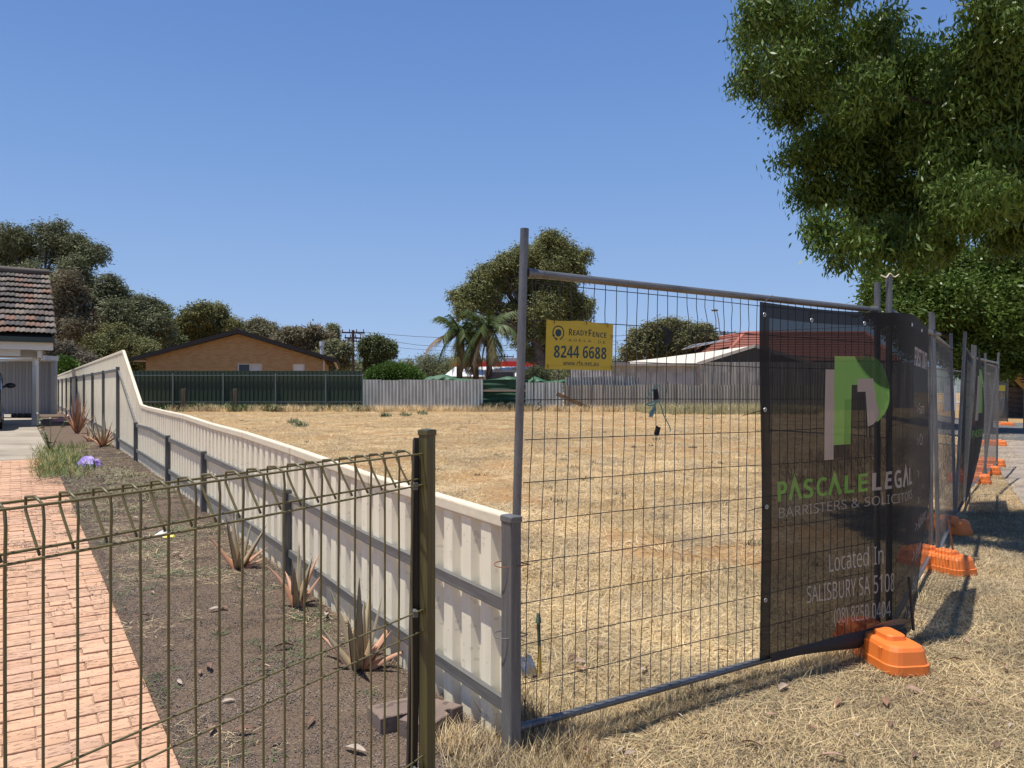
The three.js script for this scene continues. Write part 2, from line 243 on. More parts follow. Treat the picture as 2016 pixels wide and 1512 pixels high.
{ // black steel picket with holes, beside the olive post
  const p = thing('steel_picket', 'black steel star picket with a row of pale holes beside the olive post', 'fence picket', V(-.312, 0, -2.36));
  p.rotation.z = -.02;
  const m = mat([.012, .011, .010], .5), sh = new THREE.Shape(); sh.moveTo(-.016, -.3); sh.lineTo(.016, -.3); sh.lineTo(.016, 1.31); sh.lineTo(-.016, 1.31); sh.closePath();
  for (let y = .2; y < 1.1; y += .12) { const h = new THREE.Path(); h.absarc(.003, y, .0033, 0, 7); sh.holes.push(h); }
  const g = new THREE.ExtrudeGeometry(sh, { depth: .003, bevelEnabled: false }); g.rotateY(.15);
  part('flange', g, m, p); part('flange', box(.003, 1.6, .022, -.013, .505, .012, .4), m, p);
}

// ---------------------------------------------------------------- temporary wire fence panels
M.pipe = mat([.33, .33, .33], .42, { metal: .4, map: rep(T.galv, 1, 3) });
M.meshWire = mat([.045, .042, .04], .55, { metal: .3 });
const WIRE_Y = [.115, .277, .44, .603, .766, .93, 1.09, 1.26, 1.42, 1.58, 1.74, 1.885];
function tempPanel(a, b, label, o = {}) {
  const { leanA = [0, 0], leanB = [0, 0], near = false, hA = 2.1, hB = 2.1, fine = .062 } = o;
  const ya = hgt(a[0], a[1]), yb = hgt(b[0], b[1]);
  const t = thing('temporary_fence_panel', label, 'fence panel', V(a[0], 0, a[1]), 0, 'temporary wire fence panels along the street edge');
  const PA = y => V(leanA[0] * y / 2.1, ya + y, leanA[1] * y / 2.1), PB = y => V(b[0] - a[0] + leanB[0] * y / 2.1, yb + y, b[1] - a[1] + leanB[1] * y / 2.1);
  const at_ = (k, y) => PA(y).lerp(PB(y), k), len = Math.hypot(b[0] - a[0], b[1] - a[1]), seg = near ? 14 : 8;
  part('post', rod(PA(0), PA(hA), .0175, .0175, seg), M.pipe, t); part('post', rod(PB(0), PB(hB), .0175, .0175, seg), M.pipe, t);
  const e = .016 / len;
  const sq = (k0, k1, y) => { const g = [rod(at_(k0 + .03, y), at_(k1 - .03, y), .0165, .0165, seg)]; for (const [p, q] of [[k0, k0 + .03], [k1, k1 - .03]]) { g.push(rod(at_(p, y), at_(q, y), .022, .0165, seg)); } return mergeGeometries(g); };
  part('top_rail', sq(e, 1 - e, 1.925), M.pipe, t); part('bottom_rail', sq(e, 1 - e, .105), M.pipe, t);
  const n = Math.floor(len / fine), vw = [], hw = [], r = near ? .0018 : .0016;
  for (let i = 1; i < n; i++) { const k = i / n, j = near ? .004 : .0, jj = () => rr(-j, j) / len;
    if (near) { const ys = [.1, .277, .44, .603, .766, .93, 1.09, 1.26, 1.42, 1.58, 1.74, 1.80, 1.85, 1.92], bulge = (o.bend && Math.abs(i - o.bend) < 3) ? .011 / len : 0; vw.push(taper(ys.map((y, q) => at_(k + jj() + (q > 9 && q < 12 ? bulge : 0), y)), r, r, 5, 28)); }
    else vw.push(rod(at_(k, .1), at_(k, 1.92), r, r, 4)); }
  for (const y of WIRE_Y) { const dip = near && y === WIRE_Y[11] ? 0 : 0; hw.push(near ? taper([0.01, .2, .4, .6, .8, .99].map(k => at_(k, y + rr(-.004, .004) + dip).add(V(.003, 0, .003))), r * 1.1, r * 1.1, 5, 20) : rod(at_(.01, y), at_(.99, y), r, r, 4)); }
  if (near) { vw.forEach(g => part('vertical_wire', g, M.meshWire, t)); hw.forEach(g => part('horizontal_wire', g, M.meshWire, t)); }
  else { const m = part('wire_mesh', mergeGeometries([...vw, ...hw]), o.pale ? M.galv : M.galvDark, t); m.userData.kind = 'stuff'; }
  return t;
}
seed = 31;
const PA1 = [.0, -3.06], PB1 = [2.09, -4.4], PDIR = V(2.046, 0, -1.34).normalize(), PNRM = V(.548, 0, .836);
tempPanel([-.008, -3.06], PB1, 'nearest wire fence panel, tied to the cream fence post and carrying the yellow sign', { near: true, leanA: [.058, 0], hB: 2.085, bend: 17 });
tempPanel([2.157, -4.4], [3.46, -6.35], 'wire fence panel wrapped by the large black banner, turned along the street', { near: true, hA: 2.125 });
tempPanel([3.56, -6.42], [4.87, -8.45], 'leaning bare wire fence panel just past the large black banner', { leanA: [-.02, -.05], leanB: [.02, -.12], pale: true });
tempPanel([4.78, -8.3], [6.27, -10.55], 'wire fence panel behind the narrow second black banner', { leanA: [.14, -.05], leanB: [.05, 0] });
tempPanel([6.35, -10.7], [7.75, -12.65], 'wire fence panel leaning hard past the second black banner', { leanA: [.1, 0], leanB: [.26, 0], pale: true });
tempPanel([7.85, -12.75], [9.3, -14.75], 'last upright wire panel of the street row, before the footpath crossing', { leanB: [.03, 0], pale: true });
tempPanel([8.7, -18.7], [11.1, -18.8], 'wire fence panel crossing the block with a white notice on it', { pale: true });
tempPanel([6.2, -18.5], [8.6, -18.65], 'wire fence panel crossing the block, partly hidden by the black banner', { pale: true });
tempPanel([19.05, -33.1], [21.4, -33.2], 'far wire fence panel covered with dark cloth by the footpath', { pale: true });
solo('cloth_screen', sheetFn(14, 8, (a, b) => [lerp(20.35, 21.35, a) , lerp(.2, 1.92, b), -33.12 + .03 * Math.sin(a * 23 + b * 3) + .05]), mat([.10, .095, .09], .9, { transparent: true, opacity: .9 }), 'dark grey cloth screen tied to the far fence panel', 'screen');
solo('notice', box(.34, .24, .008, 21.0, 1.62, -33.02), mat([.55, .42, .05], .6), 'small yellow notice on the dark cloth screen', 'sign');
solo('notice', box(.3, .62, .006, 11.02 - .35, 1.30, -18.73), mat([.62, .64, .66], .7), 'white paper notice on the crossing wire panel', 'sign');

// bracing clamps between neighbouring posts
for (const [x, z, y, l] of [[3.5, -6.38, 1.93, 'galvanised clamp joining two posts past the large black banner'], [7.86, -12.72, 1.75, 'galvanised clamp joining the leaning panel to the last panel']]) { const g = thing('fence_clamp', l, 'clamp', V(x, y, z), 0, 'fence clamps'); part('band', rod(V(-.05, 0, .04), V(.07, 0, -.04), .016, .016, 8), M.pipe, g); part('bolt', rod(V(0, -.03, .01), V(0, .04, .01), .007, .007, 6), M.galvDark, g); }
solo('cloth_scrap', taper([V(2.105, 2.118, -4.39), V(2.135, 2.104, -4.385), V(2.157, 2.128, -4.39), V(2.185, 2.108, -4.395), V(2.215, 2.124, -4.40)], .004, .003, 6, 20), mat([.75, .68, .5], .9), 'pale scrap of cloth perched on the taller post above the banner corner', 'scrap');
// brown stay and pipe near the second foot
solo('stay_rod', rod(V(3.54, .1, -6.15), V(3.50, .42, -6.17), .008), mat([.16, .07, .035], .8), 'short rusty stay rod standing in the second orange foot', 'rod');
// wire ties on the first post
const tieRing = (p, r, m, name, label, cat) => { const c = []; for (let k = 0; k <= 12; k++) { const a = k / 12 * 6.28; c.push(V(p.x + Math.cos(a) * r * 1.5, p.y + .004 * Math.sin(2 * a), p.z + Math.sin(a) * r)); } return solo(name, taper(c, .0022, .0022, 5, 30), m, label, cat); };
tieRing(V(.0, .765, -3.06), .047, mat([.20, .075, .04], .7), 'wire_tie', 'rusty wire twisted round the cream fence post and pipe', 'wire tie');
tieRing(V(-.005, .485, -3.06), .045, M.galv, 'wire_tie', 'shiny wire loop lower on the cream fence post and pipe', 'wire tie');

// ---------------------------------------------------------------- orange fence feet
M.orange = mat([.95, .24, .042], .55, { map: T.creamDust });
function footGeos() {
  const ring = (hx, hz, c, y) => { const p = []; for (const [sx, sz, a0] of [[1, 1, 0], [-1, 1, 1], [-1, -1, 2], [1, -1, 3]]) for (let k = 0; k <= 4; k++) { const a = (a0 + k / 4) * Math.PI / 2; p.push([sx * (hx - c) + Math.cos(a) * c, y, sz * (hz - c) + Math.sin(a) * c]); } return p; };
  const loft = rings => { const pos = [], idx = [], n = rings[0].length; rings.forEach(r => r.forEach(p => pos.push(...p))); for (let j = 0; j < rings.length - 1; j++) for (let i = 0; i < n; i++) { const a = j * n + i, b = j * n + (i + 1) % n; idx.push(a, a + n, b, b, a + n, b + n); } const c = (rings.length - 1) * n; for (let i = 1; i < n - 1; i++) idx.push(c, c + i + 1, c + i); return flat(geoOf(pos, idx)); };
  const body = loft([ring(.118, .30, .06, 0), ring(.123, .305, .065, .012), ring(.121, .302, .065, .052), ring(.116, .295, .065, .056), ring(.104, .283, .06, .12), ring(.094, .272, .055, .138), ring(.078, .256, .05, .147)]);
  const lug = z => { const g = loft([ring(.058, .085, .03, .14), ring(.052, .078, .028, .168), ring(.044, .07, .026, .175)]); g.translate(0, 0, z); return g; };
  return { body, lugs: [lug(-.1), lug(.1)], ribs: [-.19, -.06, .06, .19].flatMap(z => [-1, 1].map(s => { const g = box(.02, .075, .028, s * .105, .088, z, 0, .004); return g; })) };
}
const FG = footGeos();
function foot(x, z, turn, label) { const f = thing('ballast_block', label, 'fence foot', V(x, hgt(x, z) + .004, z), turn, 'orange plastic feet holding the fence panels'); part('block', FG.body, M.orange, f); FG.lugs.forEach(g => part('lug', g, M.orange, f)); const rib = part('rib', mergeGeometries(FG.ribs), M.orange, f); rib.userData.kind = 'stuff'; return f; }
const foot2 = (u, v, t, l) => { const p = gp(u, v); return foot(p.x, p.z, t, l); };
foot(2.01, -4.22, .12, 'nearest orange plastic foot, under the corner of the large black banner');
foot(3.44, -6.25, .4, 'second orange foot on the verge, striped by the shadow of the wires');
foot2(1850, 1046, .45, 'orange foot at the edge of the tree shade behind the second one');
foot2(1908, 951, .9, 'orange foot at the base of the hard leaning panel');
foot2(1932, 933, 1.0, 'orange foot lying just behind the leaning panel foot');
foot2(1944, 918, .9, 'pale orange foot with a slotted top beside the footpath');
foot2(1957, 878, 1.0, 'small orange foot in the shade near the crossing');
foot(21.2, -33.0, 1.3, 'farthest orange foot under the dark cloth screen');
foot(20.0, -33.0, 1.3, 'far orange foot left of the dark cloth screen');

// ---------------------------------------------------------------- large black banner
const cvs = (w, h) => { const c = document.createElement('canvas'); c.width = w; c.height = h; return c; };
function logoPath(c, ox, oy, s, dark) { // stylised letter P, two tones
  const P = (pts, f) => { c.fillStyle = f; c.beginPath(); pts.forEach((p, i) => p.length === 2 ? (i ? c.lineTo(ox + p[0] * s, oy + p[1] * s) : c.moveTo(ox + p[0] * s, oy + p[1] * s)) : c.bezierCurveTo(...p.map((v, k) => (k % 2 ? oy : ox) + v * s))); c.closePath(); c.fill(); };
  const lightG = '#7bab4c', midG = '#619739', tan = '#a99a8d', deepG = '#2f5415';
  P([[0, .13], [.13, .13], [.13, 1], [0, 1]], tan);                                // left leg
  P([[.13, .13], [.36, .13], [.36, .86], [.13, .86]], midG);
  P([[.12, 0], [.6, 0], [.78, 0, .90, .14, .90, .33], [.90, .5, .83, .58, .72, .66], [.60, .28], [.36, .28], [.36, .42], [.12, .42]], midG);
  P([[.12, 0], [.40, 0], [.46, .14, .60, .24, .76, .30], [.82, .33, .86, .34, .89, .36], [.89, .48, .82, .58, .72, .66], [.60, .28], [.36, .28], [.36, .42], [.12, .42]], lightG);
  P([[.40, 0], [.6, 0], [.78, 0, .90, .14, .90, .33], [.76, .30, .60, .24, .40, 0]], deepG);
  P([[.44, .22], [.66, .22], [.71, .45], [.78, .60, .74, .66, .59, .70], [.555, .35], [.44, .35]], tan);
  P([[.13, .13], [.27, .13], [.27, .86], [.13, .86]], lightG);
}
function bannerArt(alpha) { // 2.4 m x 1.78 m at 760 px/m; alpha: how closely the weave covers
  const k = 760, w = Math.round(2.42 * k), h = Math.round(1.78 * k);
  return canvasTex(w, h, (c) => {
    const X = s => s * k, Y = y => h - (y - .12) * k;          // banner metres -> pixels
    c.fillStyle = alpha ? '#e4e4e4' : '#13110d'; c.fillRect(0, 0, w, h);
    if (!alpha) { seed = 8; for (let i = 0; i < 4000; i++) { c.globalAlpha = .10; c.fillStyle = pick(['#3a332a', '#0c0a08', '#2a241d']); c.fillRect(rnd() * w, rnd() * h, rr(3, 90), rr(1, 3)); } c.globalAlpha = 1; }
    const ink = f => alpha ? '#ececec' : f;
    if (!alpha) logoPath(c, X(.50), Y(1.655), .56 * k);
    else { c.fillStyle = '#eeeeee'; c.fillRect(X(.50), Y(1.58), .2 * k, .48 * k); c.beginPath(); c.ellipse(X(.78), Y(1.45), .22 * k, .2 * k, 0, 0, 7); c.fill(); }
    const txt = (s, x0, x1, y, hh, weight, f) => { c.save(); c.font = `${weight} 100px sans-serif`; const m = c.measureText(s).width; c.translate(X(x0), Y(y)); c.scale((x1 - x0) * k / m, hh * k / 72); c.fillStyle = ink(f); c.textBaseline = 'alphabetic'; c.fillText(s, 0, 0); c.restore(); };
    // in the wordmark the letter A has no bar
    const word = (s, x0, pitch, y, hh, f) => { [...s].forEach((ch, i) => { const x = x0 + i * pitch; if (ch === 'A') { c.strokeStyle = ink(f); c.lineWidth = .026 * k; c.beginPath(); c.moveTo(X(x + .008), Y(y)); c.lineTo(X(x + pitch * .46), Y(y + hh)); c.lineTo(X(x + pitch * .9), Y(y)); c.stroke(); } else txt(ch, x + .004, x + pitch * .96, y, hh, 'bold', f); }); };
    word('PASCALE', .10, .108, .905, .10, '#5d9630'); word('LEGAL', .852, .105, .905, .10, '#a0968c');
    txt('BARRISTERS & SOLICITORS', .115, 1.38, .82, .052, '', '#8d847b');
    txt('Located In', .52, .98, .50, .09, '', '#a39b92'); txt('SALISBURY SA 5108', .34, 1.07, .365, .085, '', '#a39b92'); txt('(08) 8250 0404', .56, 1.03, .245, .075, '', '#a39b92');
    txt('FIRST INTE', 1.52, 2.40, 1.60, .115, 'bold', '#b5aaa0');
    [['> Fam', 1.30], ['> Cr', 1.10], ['>', .90], ['>', .74]].forEach(([s, y]) => txt(s, 1.66, 1.66 + .095 * s.length, y, .07, '', '#9a928a'));
    [['> Advance', .60], ['> Power', .46], ['> Estat', .32], ['> Fam', .2]].forEach(([s, y]) => txt(s, 1.55, 1.55 + .1 * s.length, y, .07, '', '#9a928a'));
    // hems
    const hem = .075 * k; c.fillStyle = alpha ? '#f7f7f7' : '#14110d'; c.fillRect(0, 0, hem * .95, h); c.fillRect(0, 0, w, hem); c.fillRect(w - hem, 0, hem, h);
    if (!alpha) { c.fillStyle = '#251f18'; c.fillRect(hem * .95, 0, 2, h); c.fillRect(0, hem, w, 2); }
  }, !alpha);
}
const planPts = [[0, 1.207, -3.797], [.4, 1.56, -4.025], [.8, 1.92, -4.245], [.95, 2.055, -4.315], [1.1, 2.172, -4.37], [1.38, 2.345, -4.55], [1.9, 2.635, -4.995], [2.42, 2.93, -5.45]];
const planAt = s => { let i = 0; while (i < planPts.length - 2 && s > planPts[i + 1][0]) i++; const a = planPts[i], b = planPts[i + 1], p = planPts[Math.max(0, i - 1)], q = planPts[Math.min(planPts.length - 1, i + 2)], t = (s - a[0]) / (b[0] - a[0]); const cr = k => { const m0 = (b[k] - p[k]) / (b[0] - p[0] || 1) * (b[0] - a[0]), m1 = (q[k] - a[k]) / (q[0] - a[0]) * (b[0] - a[0]), t2 = t * t, t3 = t2 * t; return (2 * t3 - 3 * t2 + 1) * a[k] + (t3 - 2 * t2 + t) * m0 + (-2 * t3 + 3 * t2) * b[k] + (t3 - t2) * m1; }; return [cr(1), cr(2)]; };
function bannerPoint(s, b) { // b: 0 bottom .. 1 top
  const low = sst(.42, 0, b), s2 = s <= 1.05 ? s : 1.05 + (s - 1.05) * (1 - .72 * low);
  let [x, z] = planAt(s2); const y = lerp(.125, 1.895, b) + .02 * sst(.9, 2.4, s) * b - .01 * Math.sin(s * 3.2) * b - .07 * sst(.1, 1.0, s) * sst(.3, 0, b);
  const wob = .012 * Math.sin(s * 5 + b * 4) * b * (1 - b) * 4 * (s > 1 ? .3 : 1) + .02 * sst(1.2, 2, s) * Math.sin(b * 5) * (1 - b), fold = .012 * sst(.85, 1.0, s) * sst(1.35, 1.1, s) * Math.sin((s - b * .8) * 16) * sst(.15, .6, b) * sst(1, .75, b);
  const o = wob + fold + .02; return [x + PNRM.x * o, y, z + PNRM.z * o];
}
{
  const t = thing('fence_banner', 'large black mesh banner with a green and tan letter logo, wrapped round the fence corner', 'banner');
  const cloth = mat([1, 1, 1], .85, { map: bannerArt(false), alphaMap: bannerArt(true), transparent: true });
  part('cloth', sheetFn(90, 48, (a, b) => [...bannerPoint(a * 2.42, b), a, b]), cloth, t);
  const ring = (p, nx, nz) => { const g = new THREE.TorusGeometry(.0085, .003, 6, 14); g.lookAt(V(nx, 0, nz)); g.translate(p.x + nx * .006, p.y, p.z + nz * .006); return g; };
  const mE = mat([.6, .61, .6], .3, { metal: .7 });
  for (const b of [.965, .70, .43, .17]) part('eyelet', ring(V(...bannerPoint(.028, b)), PNRM.x, PNRM.z), mE, t);
  for (const s of [.38, .80, 1.36, 1.9]) part('eyelet', ring(V(...bannerPoint(s, .965)), s > 1 ? .75 : PNRM.x, s > 1 ? .66 : PNRM.z), mE, t);
  // turned-up lower edge, showing its grey back
  part('folded_hem', sheetFn(30, 3, (a, b) => { const s = .06 + a * 1.12, p = bannerPoint(s, 0), up = b * (.045 + .075 * sst(.1, .95, a)); return [p[0] + PNRM.x * (.015 + .05 * Math.sin(b * 3) * a), p[1] - .012 + up, p[2] + PNRM.z * (.015 + .05 * Math.sin(b * 3) * a)]; }), mat([.03, .027, .024], .8), t, 'sagging dark lower edge of the banner');
  part('hem_flap', sheetFn(12, 2, (a, b) => { const s = .80 + a * .35, p = bannerPoint(s, 0); return [p[0] + PNRM.x * (.05 + .03 * b), p[1] + .10 + .045 * b * Math.sin(Math.PI * (.2 + .7 * a)), p[2] + PNRM.z * (.05 + .03 * b)]; }), mat([.15, .14, .13], .85), t, 'grey turned up flap of the lower edge');
  const mt = mat([.012, .012, .012], .5);
  const tie = (a, b, c) => part('cable_tie', taper([a, b, c], .0018, .0016, 5, 10), mt, t);
  const e0 = V(...bannerPoint(.028, .965)); tie(e0, e0.clone().add(V(.01, .06, -.02)), e0.clone().add(V(.055, .10, -.03)));
  const e1 = V(...bannerPoint(.028, .70)); tie(e1, e1.clone().add(V(-.05, -.012, .02)), e1.clone().add(V(-.12, -.028, .05)));
  const e2 = V(...bannerPoint(.028, .43)); tie(e2, e2.clone().add(V(-.05, -.006, .02)), e2.clone().add(V(-.10, -.015, .04)));
  const e3 = V(...bannerPoint(.38, .965)); tie(e3, e3.clone().add(V(0, .035, -.03)), e3.clone().add(V(.07, .045, -.05)));
  const e4 = V(...bannerPoint(.80, .965)); tie(e4, e4.clone().add(V(.02, .05, -.02)), e4.clone().add(V(.06, .08, -.03)));
  part('batten', rod(V(2.245, .12, -4.30), V(2.215, .42, -4.29), .008, .008, 6), mt, t, 'thin black stick standing in front of the lower corner');
}
{ // second, narrow banner
  const t = thing('fence_banner', 'narrow black mesh banner with pale green lettering on the farther panels', 'banner');
  const art = canvasTex(512, 1024, (c, w, h) => { c.fillStyle = '#0e0c0a'; c.fillRect(0, 0, w, h); logoPath(c, 40, 120, 330); c.font = 'bold 70px sans-serif'; c.fillStyle = '#5e8f33'; c.fillText('PASCALELEGAL', 6, 560); c.font = '44px sans-serif'; c.fillStyle = '#8d857c'; c.fillText('SALISBURY', 120, 780); });
  part('cloth', sheetFn(26, 26, (a, b) => { const k = .1 + .75 * a, x = lerp(4.80, 6.1, k) + .16 * b + .055 + .10 * Math.sin(b * 3.1) * Math.sin(a * 3), z = lerp(-8.3, -10.4, k) + .03 + .05 * Math.sin(b * 3.1) * Math.sin(a * 3); return [x, lerp(.12, 1.92, b), z, a, b]; }), mat([1, 1, 1], .85, { map: art, transparent: true, opacity: .93 }), t);
}
// yellow sign
{
  const t = thing('fence_sign', 'yellow sign reading ReadyFence Adelaide with a phone number, wired to the nearest panel', 'sign');
  const art = canvasTex(1024, 564, (c, w, h) => {
    c.fillStyle = '#c3a928'; c.fillRect(0, 0, w, h); seed = 5; for (let i = 0; i < 260; i++) { c.globalAlpha = .05; c.fillStyle = pick(['#8f7a1c', '#dcc655']); c.fillRect(rnd() * w, rnd() * h, rr(20, 200), rr(4, 40)); } c.globalAlpha = 1;
    c.strokeStyle = '#9a8620'; c.lineWidth = 4; c.beginPath(); c.moveTo(0, h - 44); c.lineTo(w, h - 40); c.stroke();
    const ink = '#1d2a2b', teal = '#123a44'; c.fillStyle = teal; c.beginPath(); c.arc(172, 140, 44, 0, 7); c.fill();
    c.strokeStyle = ink; c.lineWidth = 15; c.beginPath(); c.arc(172, 140, 78, Math.PI * .62, Math.PI * 2.42); c.stroke(); c.fillStyle = ink; c.beginPath(); c.arc(104, 172, 16, 0, 7); c.fill(); c.beginPath(); c.moveTo(128, 196); c.lineTo(168, 206); c.lineTo(140, 238); c.closePath(); c.fill();
    const tx = (s, x0, x1, y, px, wt, f, fam = 'sans-serif') => { c.save(); c.font = `${wt} ${px}px ${fam}`; const m = c.measureText(s).width; c.translate(x0, y); c.scale((x1 - x0) / m, 1); c.fillStyle = f; c.fillText(s, 0, 0); c.restore(); };
    tx('R', 318, 380, 168, 112, 'bold', ink); tx('EADY', 382, 622, 168, 84, 'bold', ink); tx('F', 628, 690, 168, 112, 'bold', ink); tx('ENCE', 694, 928, 168, 84, 'bold', ink);
    [...'ADELAIDE'].forEach((ch, i) => tx(ch, 320 + i * 77 + (ch === 'I' ? 18 : 0), 320 + i * 77 + (ch === 'I' ? 28 : 60), 240, 46, '', ink));
    tx('8244 6688', 108, 936, 428, 196, 'bold', teal); tx('www.rfa.net.au', 250, 816, 514, 70, 'bold', ink);
  });
  const P = (s, y, o) => V(-.008 + .058 * y / 2.1 * (1 - s / 2.45) + PDIR.x * s + PNRM.x * o, y, -3.06 + PDIR.z * s + PNRM.z * o);
  const S = (a, b, o) => { const p = P(lerp(.108 + .008 * b * 0, .470, a), lerp(1.543, 1.7435, b) - .003 * Math.sin(a * 9) * b, .02 + o + .003 * Math.sin(a * 6)); return [p.x, p.y, p.z, a, b]; };
  part('face', sheetFn(16, 6, (a, b) => S(a, b, 0)), mat([1, 1, 1], .5, { map: art }), t);
  part('backing', sheetFn(16, 6, (a, b) => S(a, b, -.003)), mat([.42, .35, .06], .7), t);
  const mt = mat([.02, .02, .02], .5);
  for (const [a, b] of [[.09, .97], [.57, .97], [.9, .97], [.97, .72], [.97, .06], [.02, .05]]) { const p = V(...S(a, b, .002).slice(0, 3)); part('tie', taper([p.clone().add(V(.004, -.008, 0)), p.clone().add(V(.004, .002, .004)), p.clone().add(V(0, .012, -.012))], .0014, .0014, 5, 8), mt, t); }
}
// scraps caught on the nearest panel
{
  const P = (u, v, o = .01) => { const z = 4.6286 / (1.527 - (u - 1008) / F) - .0; return at(u, v, z).add(V(PNRM.x * o, 0, PNRM.z * o)); };
  const blk = mat([.010, .010, .011], .75);
  const scrap = (pts, label) => { const a = pts.map(([u, v]) => P(u, v, rr(.006, .02))), n = a.length / 2; return solo('tape_scrap', sheetFn(4, (n - 1) * 3, (x, y) => { const k = Math.min(n - 1.001, y * (n - 1)), i = Math.floor(k), f = k - i, l = a[2 * i].clone().lerp(a[2 * i + 2], f), r = a[2 * i + 1].clone().lerp(a[2 * i + 3], f); const p = l.lerp(r, x); return [p.x, p.y + .002 * Math.sin(x * 7), p.z + .004 * Math.sin(x * 5 + y * 6)]; }), blk, label, 'scrap', 'black scraps on the wire panel'); };
  seed = 71;
  scrap([[1297, 646], [1315, 649], [1303, 654], [1319, 656], [1305, 660], [1320, 668], [1303, 683], [1313, 678]], 'torn black flap hanging from the second wire down, above the teal rope');
  scrap([[1282, 766], [1291, 766], [1281, 788], [1293, 786]], 'black strip tangled at the top of the teal rope');
  scrap([[1287, 838], [1297, 841], [1282, 852], [1293, 857], [1283, 856], [1292, 858]], 'small black square scrap on the wire below the teal rope');
  scrap([[1309, 752], [1311, 752], [1307, 770], [1310, 770], [1307, 772], [1309, 773]], 'thin black strip on the wire beside the teal rope');
  const tieM = mat([.012, .012, .012], .5);
  solo('cable_tie', taper([P(1373, 654), P(1390, 650), P(1394, 651), P(1411, 646)], .0028, .002, 5, 12), tieM, 'black cable tie lying along the second wire down, near the red roof', 'cable tie');
  solo('wire_scrap', taper([P(1060, 785), P(1062, 790), P(1056, 795), P(1063, 800), P(1054, 808)], .0018, .0018, 5, 16), tieM, 'curled black wire hooked on the nearest panel close to its tall post', 'wire');
  const r = thing('rope_tangle', 'frayed teal rope and rag tangled on the nearest wire panel', 'rope', P(1287, 785)); const o = r.position.clone(), teal = mat([.16, .34, .31], .8), Q = (u, v, d) => P(u, v, d).sub(o);
  part('strand', taper([Q(1270, 785, .01), Q(1272, 778, .02), Q(1280, 766, .02), Q(1288, 759, .02), Q(1294, 765, .02), Q(1292, 775, .02)], .0032, .0026, 6, 22), teal, r);
  part('strand', taper([Q(1265, 797, .02), Q(1275, 793, .02), Q(1284, 790, .025), Q(1279, 798, .02), Q(1270, 798, .02)], .0035, .0026, 6, 22), teal, r);
  part('strand', taper([Q(1290, 789, .02), Q(1296, 802, .02), Q(1300, 816, .02), Q(1306, 828, .02), Q(1313, 842, .02), Q(1313, 850, .02)], .0032, .0022, 6, 24), teal, r);
  part('strand', taper([Q(1288, 790, .02), Q(1282, 800, .02), Q(1276, 808, .02), Q(1271, 815, .02)], .0026, .002, 6, 14), teal, r);
  part('rag', sheetFn(4, 6, (a, b) => { const l = Q(1281, 796, .02), l2 = Q(1271, 820, .02), q = Q(1286, 798, .02), q2 = Q(1279, 822, .02), p = l.lerp(l2, b).lerp(q.lerp(q2, b), a); return [p.x, p.y, p.z + .006 * Math.sin(a * 6 + b * 5)]; }), mat([.2, .33, .31], .9), r);
}

// ---------------------------------------------------------------- fences along the back of the block
M.green = mat([.034, .058, .034], .65, { map: T.creamDust });
M.greenRail = mat([.16, .19, .18], .5, { metal: .3 });
{
  const f = thing('green_sheet_fence', 'dark green ribbed metal fence with grey rails below the yellow brick house', 'fence');
  const z0 = -35.6, x1 = (715 - 1008) / F * 35.6, x0 = -19.6, top = 2.44;
  for (let x = x0, i = 0; x < x1 - .05; x += .78, i++) part('sheet', profiled([0, z0], [1, 0], [0, 1], x, Math.min(x + .78, x1), [[0, 0], [.11, 0], [.13, -.03], [.175, -.03], [.195, 0]], .195, s => hBase(s, z0) + .04, () => top + (hash(i, 1) - .5) * .012, .7), M.green, f);
  for (const u of [240, 340, 439, 542, 641, 714]) { const x = (u - 1008) / F * 35.5; part('post', box(.06, 1.75, .06, x, hBase(x, z0) + .82, z0 + .06, 0, .01), M.greenRail, f); }
  for (const y of [2.225, 1.0]) part('rail', box(x1 - x0, .045, .035, (x0 + x1) / 2, y, z0 + .045), M.greenRail, f);
}
M.zinc = mat([.74, .765, .71], .6, { metal: .1, map: T.zinc });
M.oldZinc = mat([.60, .57, .53], .85, { metal: 0, map: T.oldzinc });
function corrFence(name, label, u0, u1, z, vt, m, per, step, yb = 0) {
  const f = thing(name, label, 'fence'), x0 = (u0 - 1008) / F * z, x1 = (u1 - 1008) / F * z; let i = 0;
  for (let x = x0; x < x1 - .05; x += step, i++) { const t = EYE + (HZ - (vt + (hash(i, u0) - .5) * 3)) / F * z, dy = (hash(i, 7) - .5) * .02, zz = -z + (i % 2) * .006; part('sheet', profiled([0, zz], [1, 0], [0, 1], x, Math.min(x + step + .03, x1), corr(per), per, s => hBase(s, -z) - .05 + yb, s => t + dy, .5), m, f); }
  return f;
}
corrFence('corrugated_fence', 'pale zinc corrugated fence between the green metal fence and the green shade cloth', 715, 951, 35.3, 748.5, M.zinc, .155, .82);
corrFence('corrugated_fence', 'short pale zinc corrugated fence behind the tall pipe post', 1035, 1108, 35.3, 754, M.zinc, .155, .82);
corrFence('corrugated_fence', 'weathered brown grey corrugated fence below the pale shed', 1110, 1760, 36.2, 757, M.oldZinc, .135, .8);
corrFence('corrugated_fence', 'low strip of whitish corrugated sheets above the weathered fence', 1113, 1258, 36.6, 742, mat([.5, .5, .48], .6, { map: T.zinc }), .135, .8, .7);
for (const [u, l] of [[362, 'stubby weathered timber post in front of the green fence, beside the red brick stack'], [463, 'stubby weathered timber post in front of the green fence, standing alone']]) { const p = gp(u, 810); p.z = -34.4; p.x = (u - 1008) / F * 34.4; p.y = hgt(p.x, p.z); solo('timber_post', box(.17, 1.05, .15, p.x, p.y + .48, p.z, .15, .015), mat([.30, .23, .16], .95, { map: rep(T.bark, 1, .3) }), l, 'post', 'old timber posts'); }
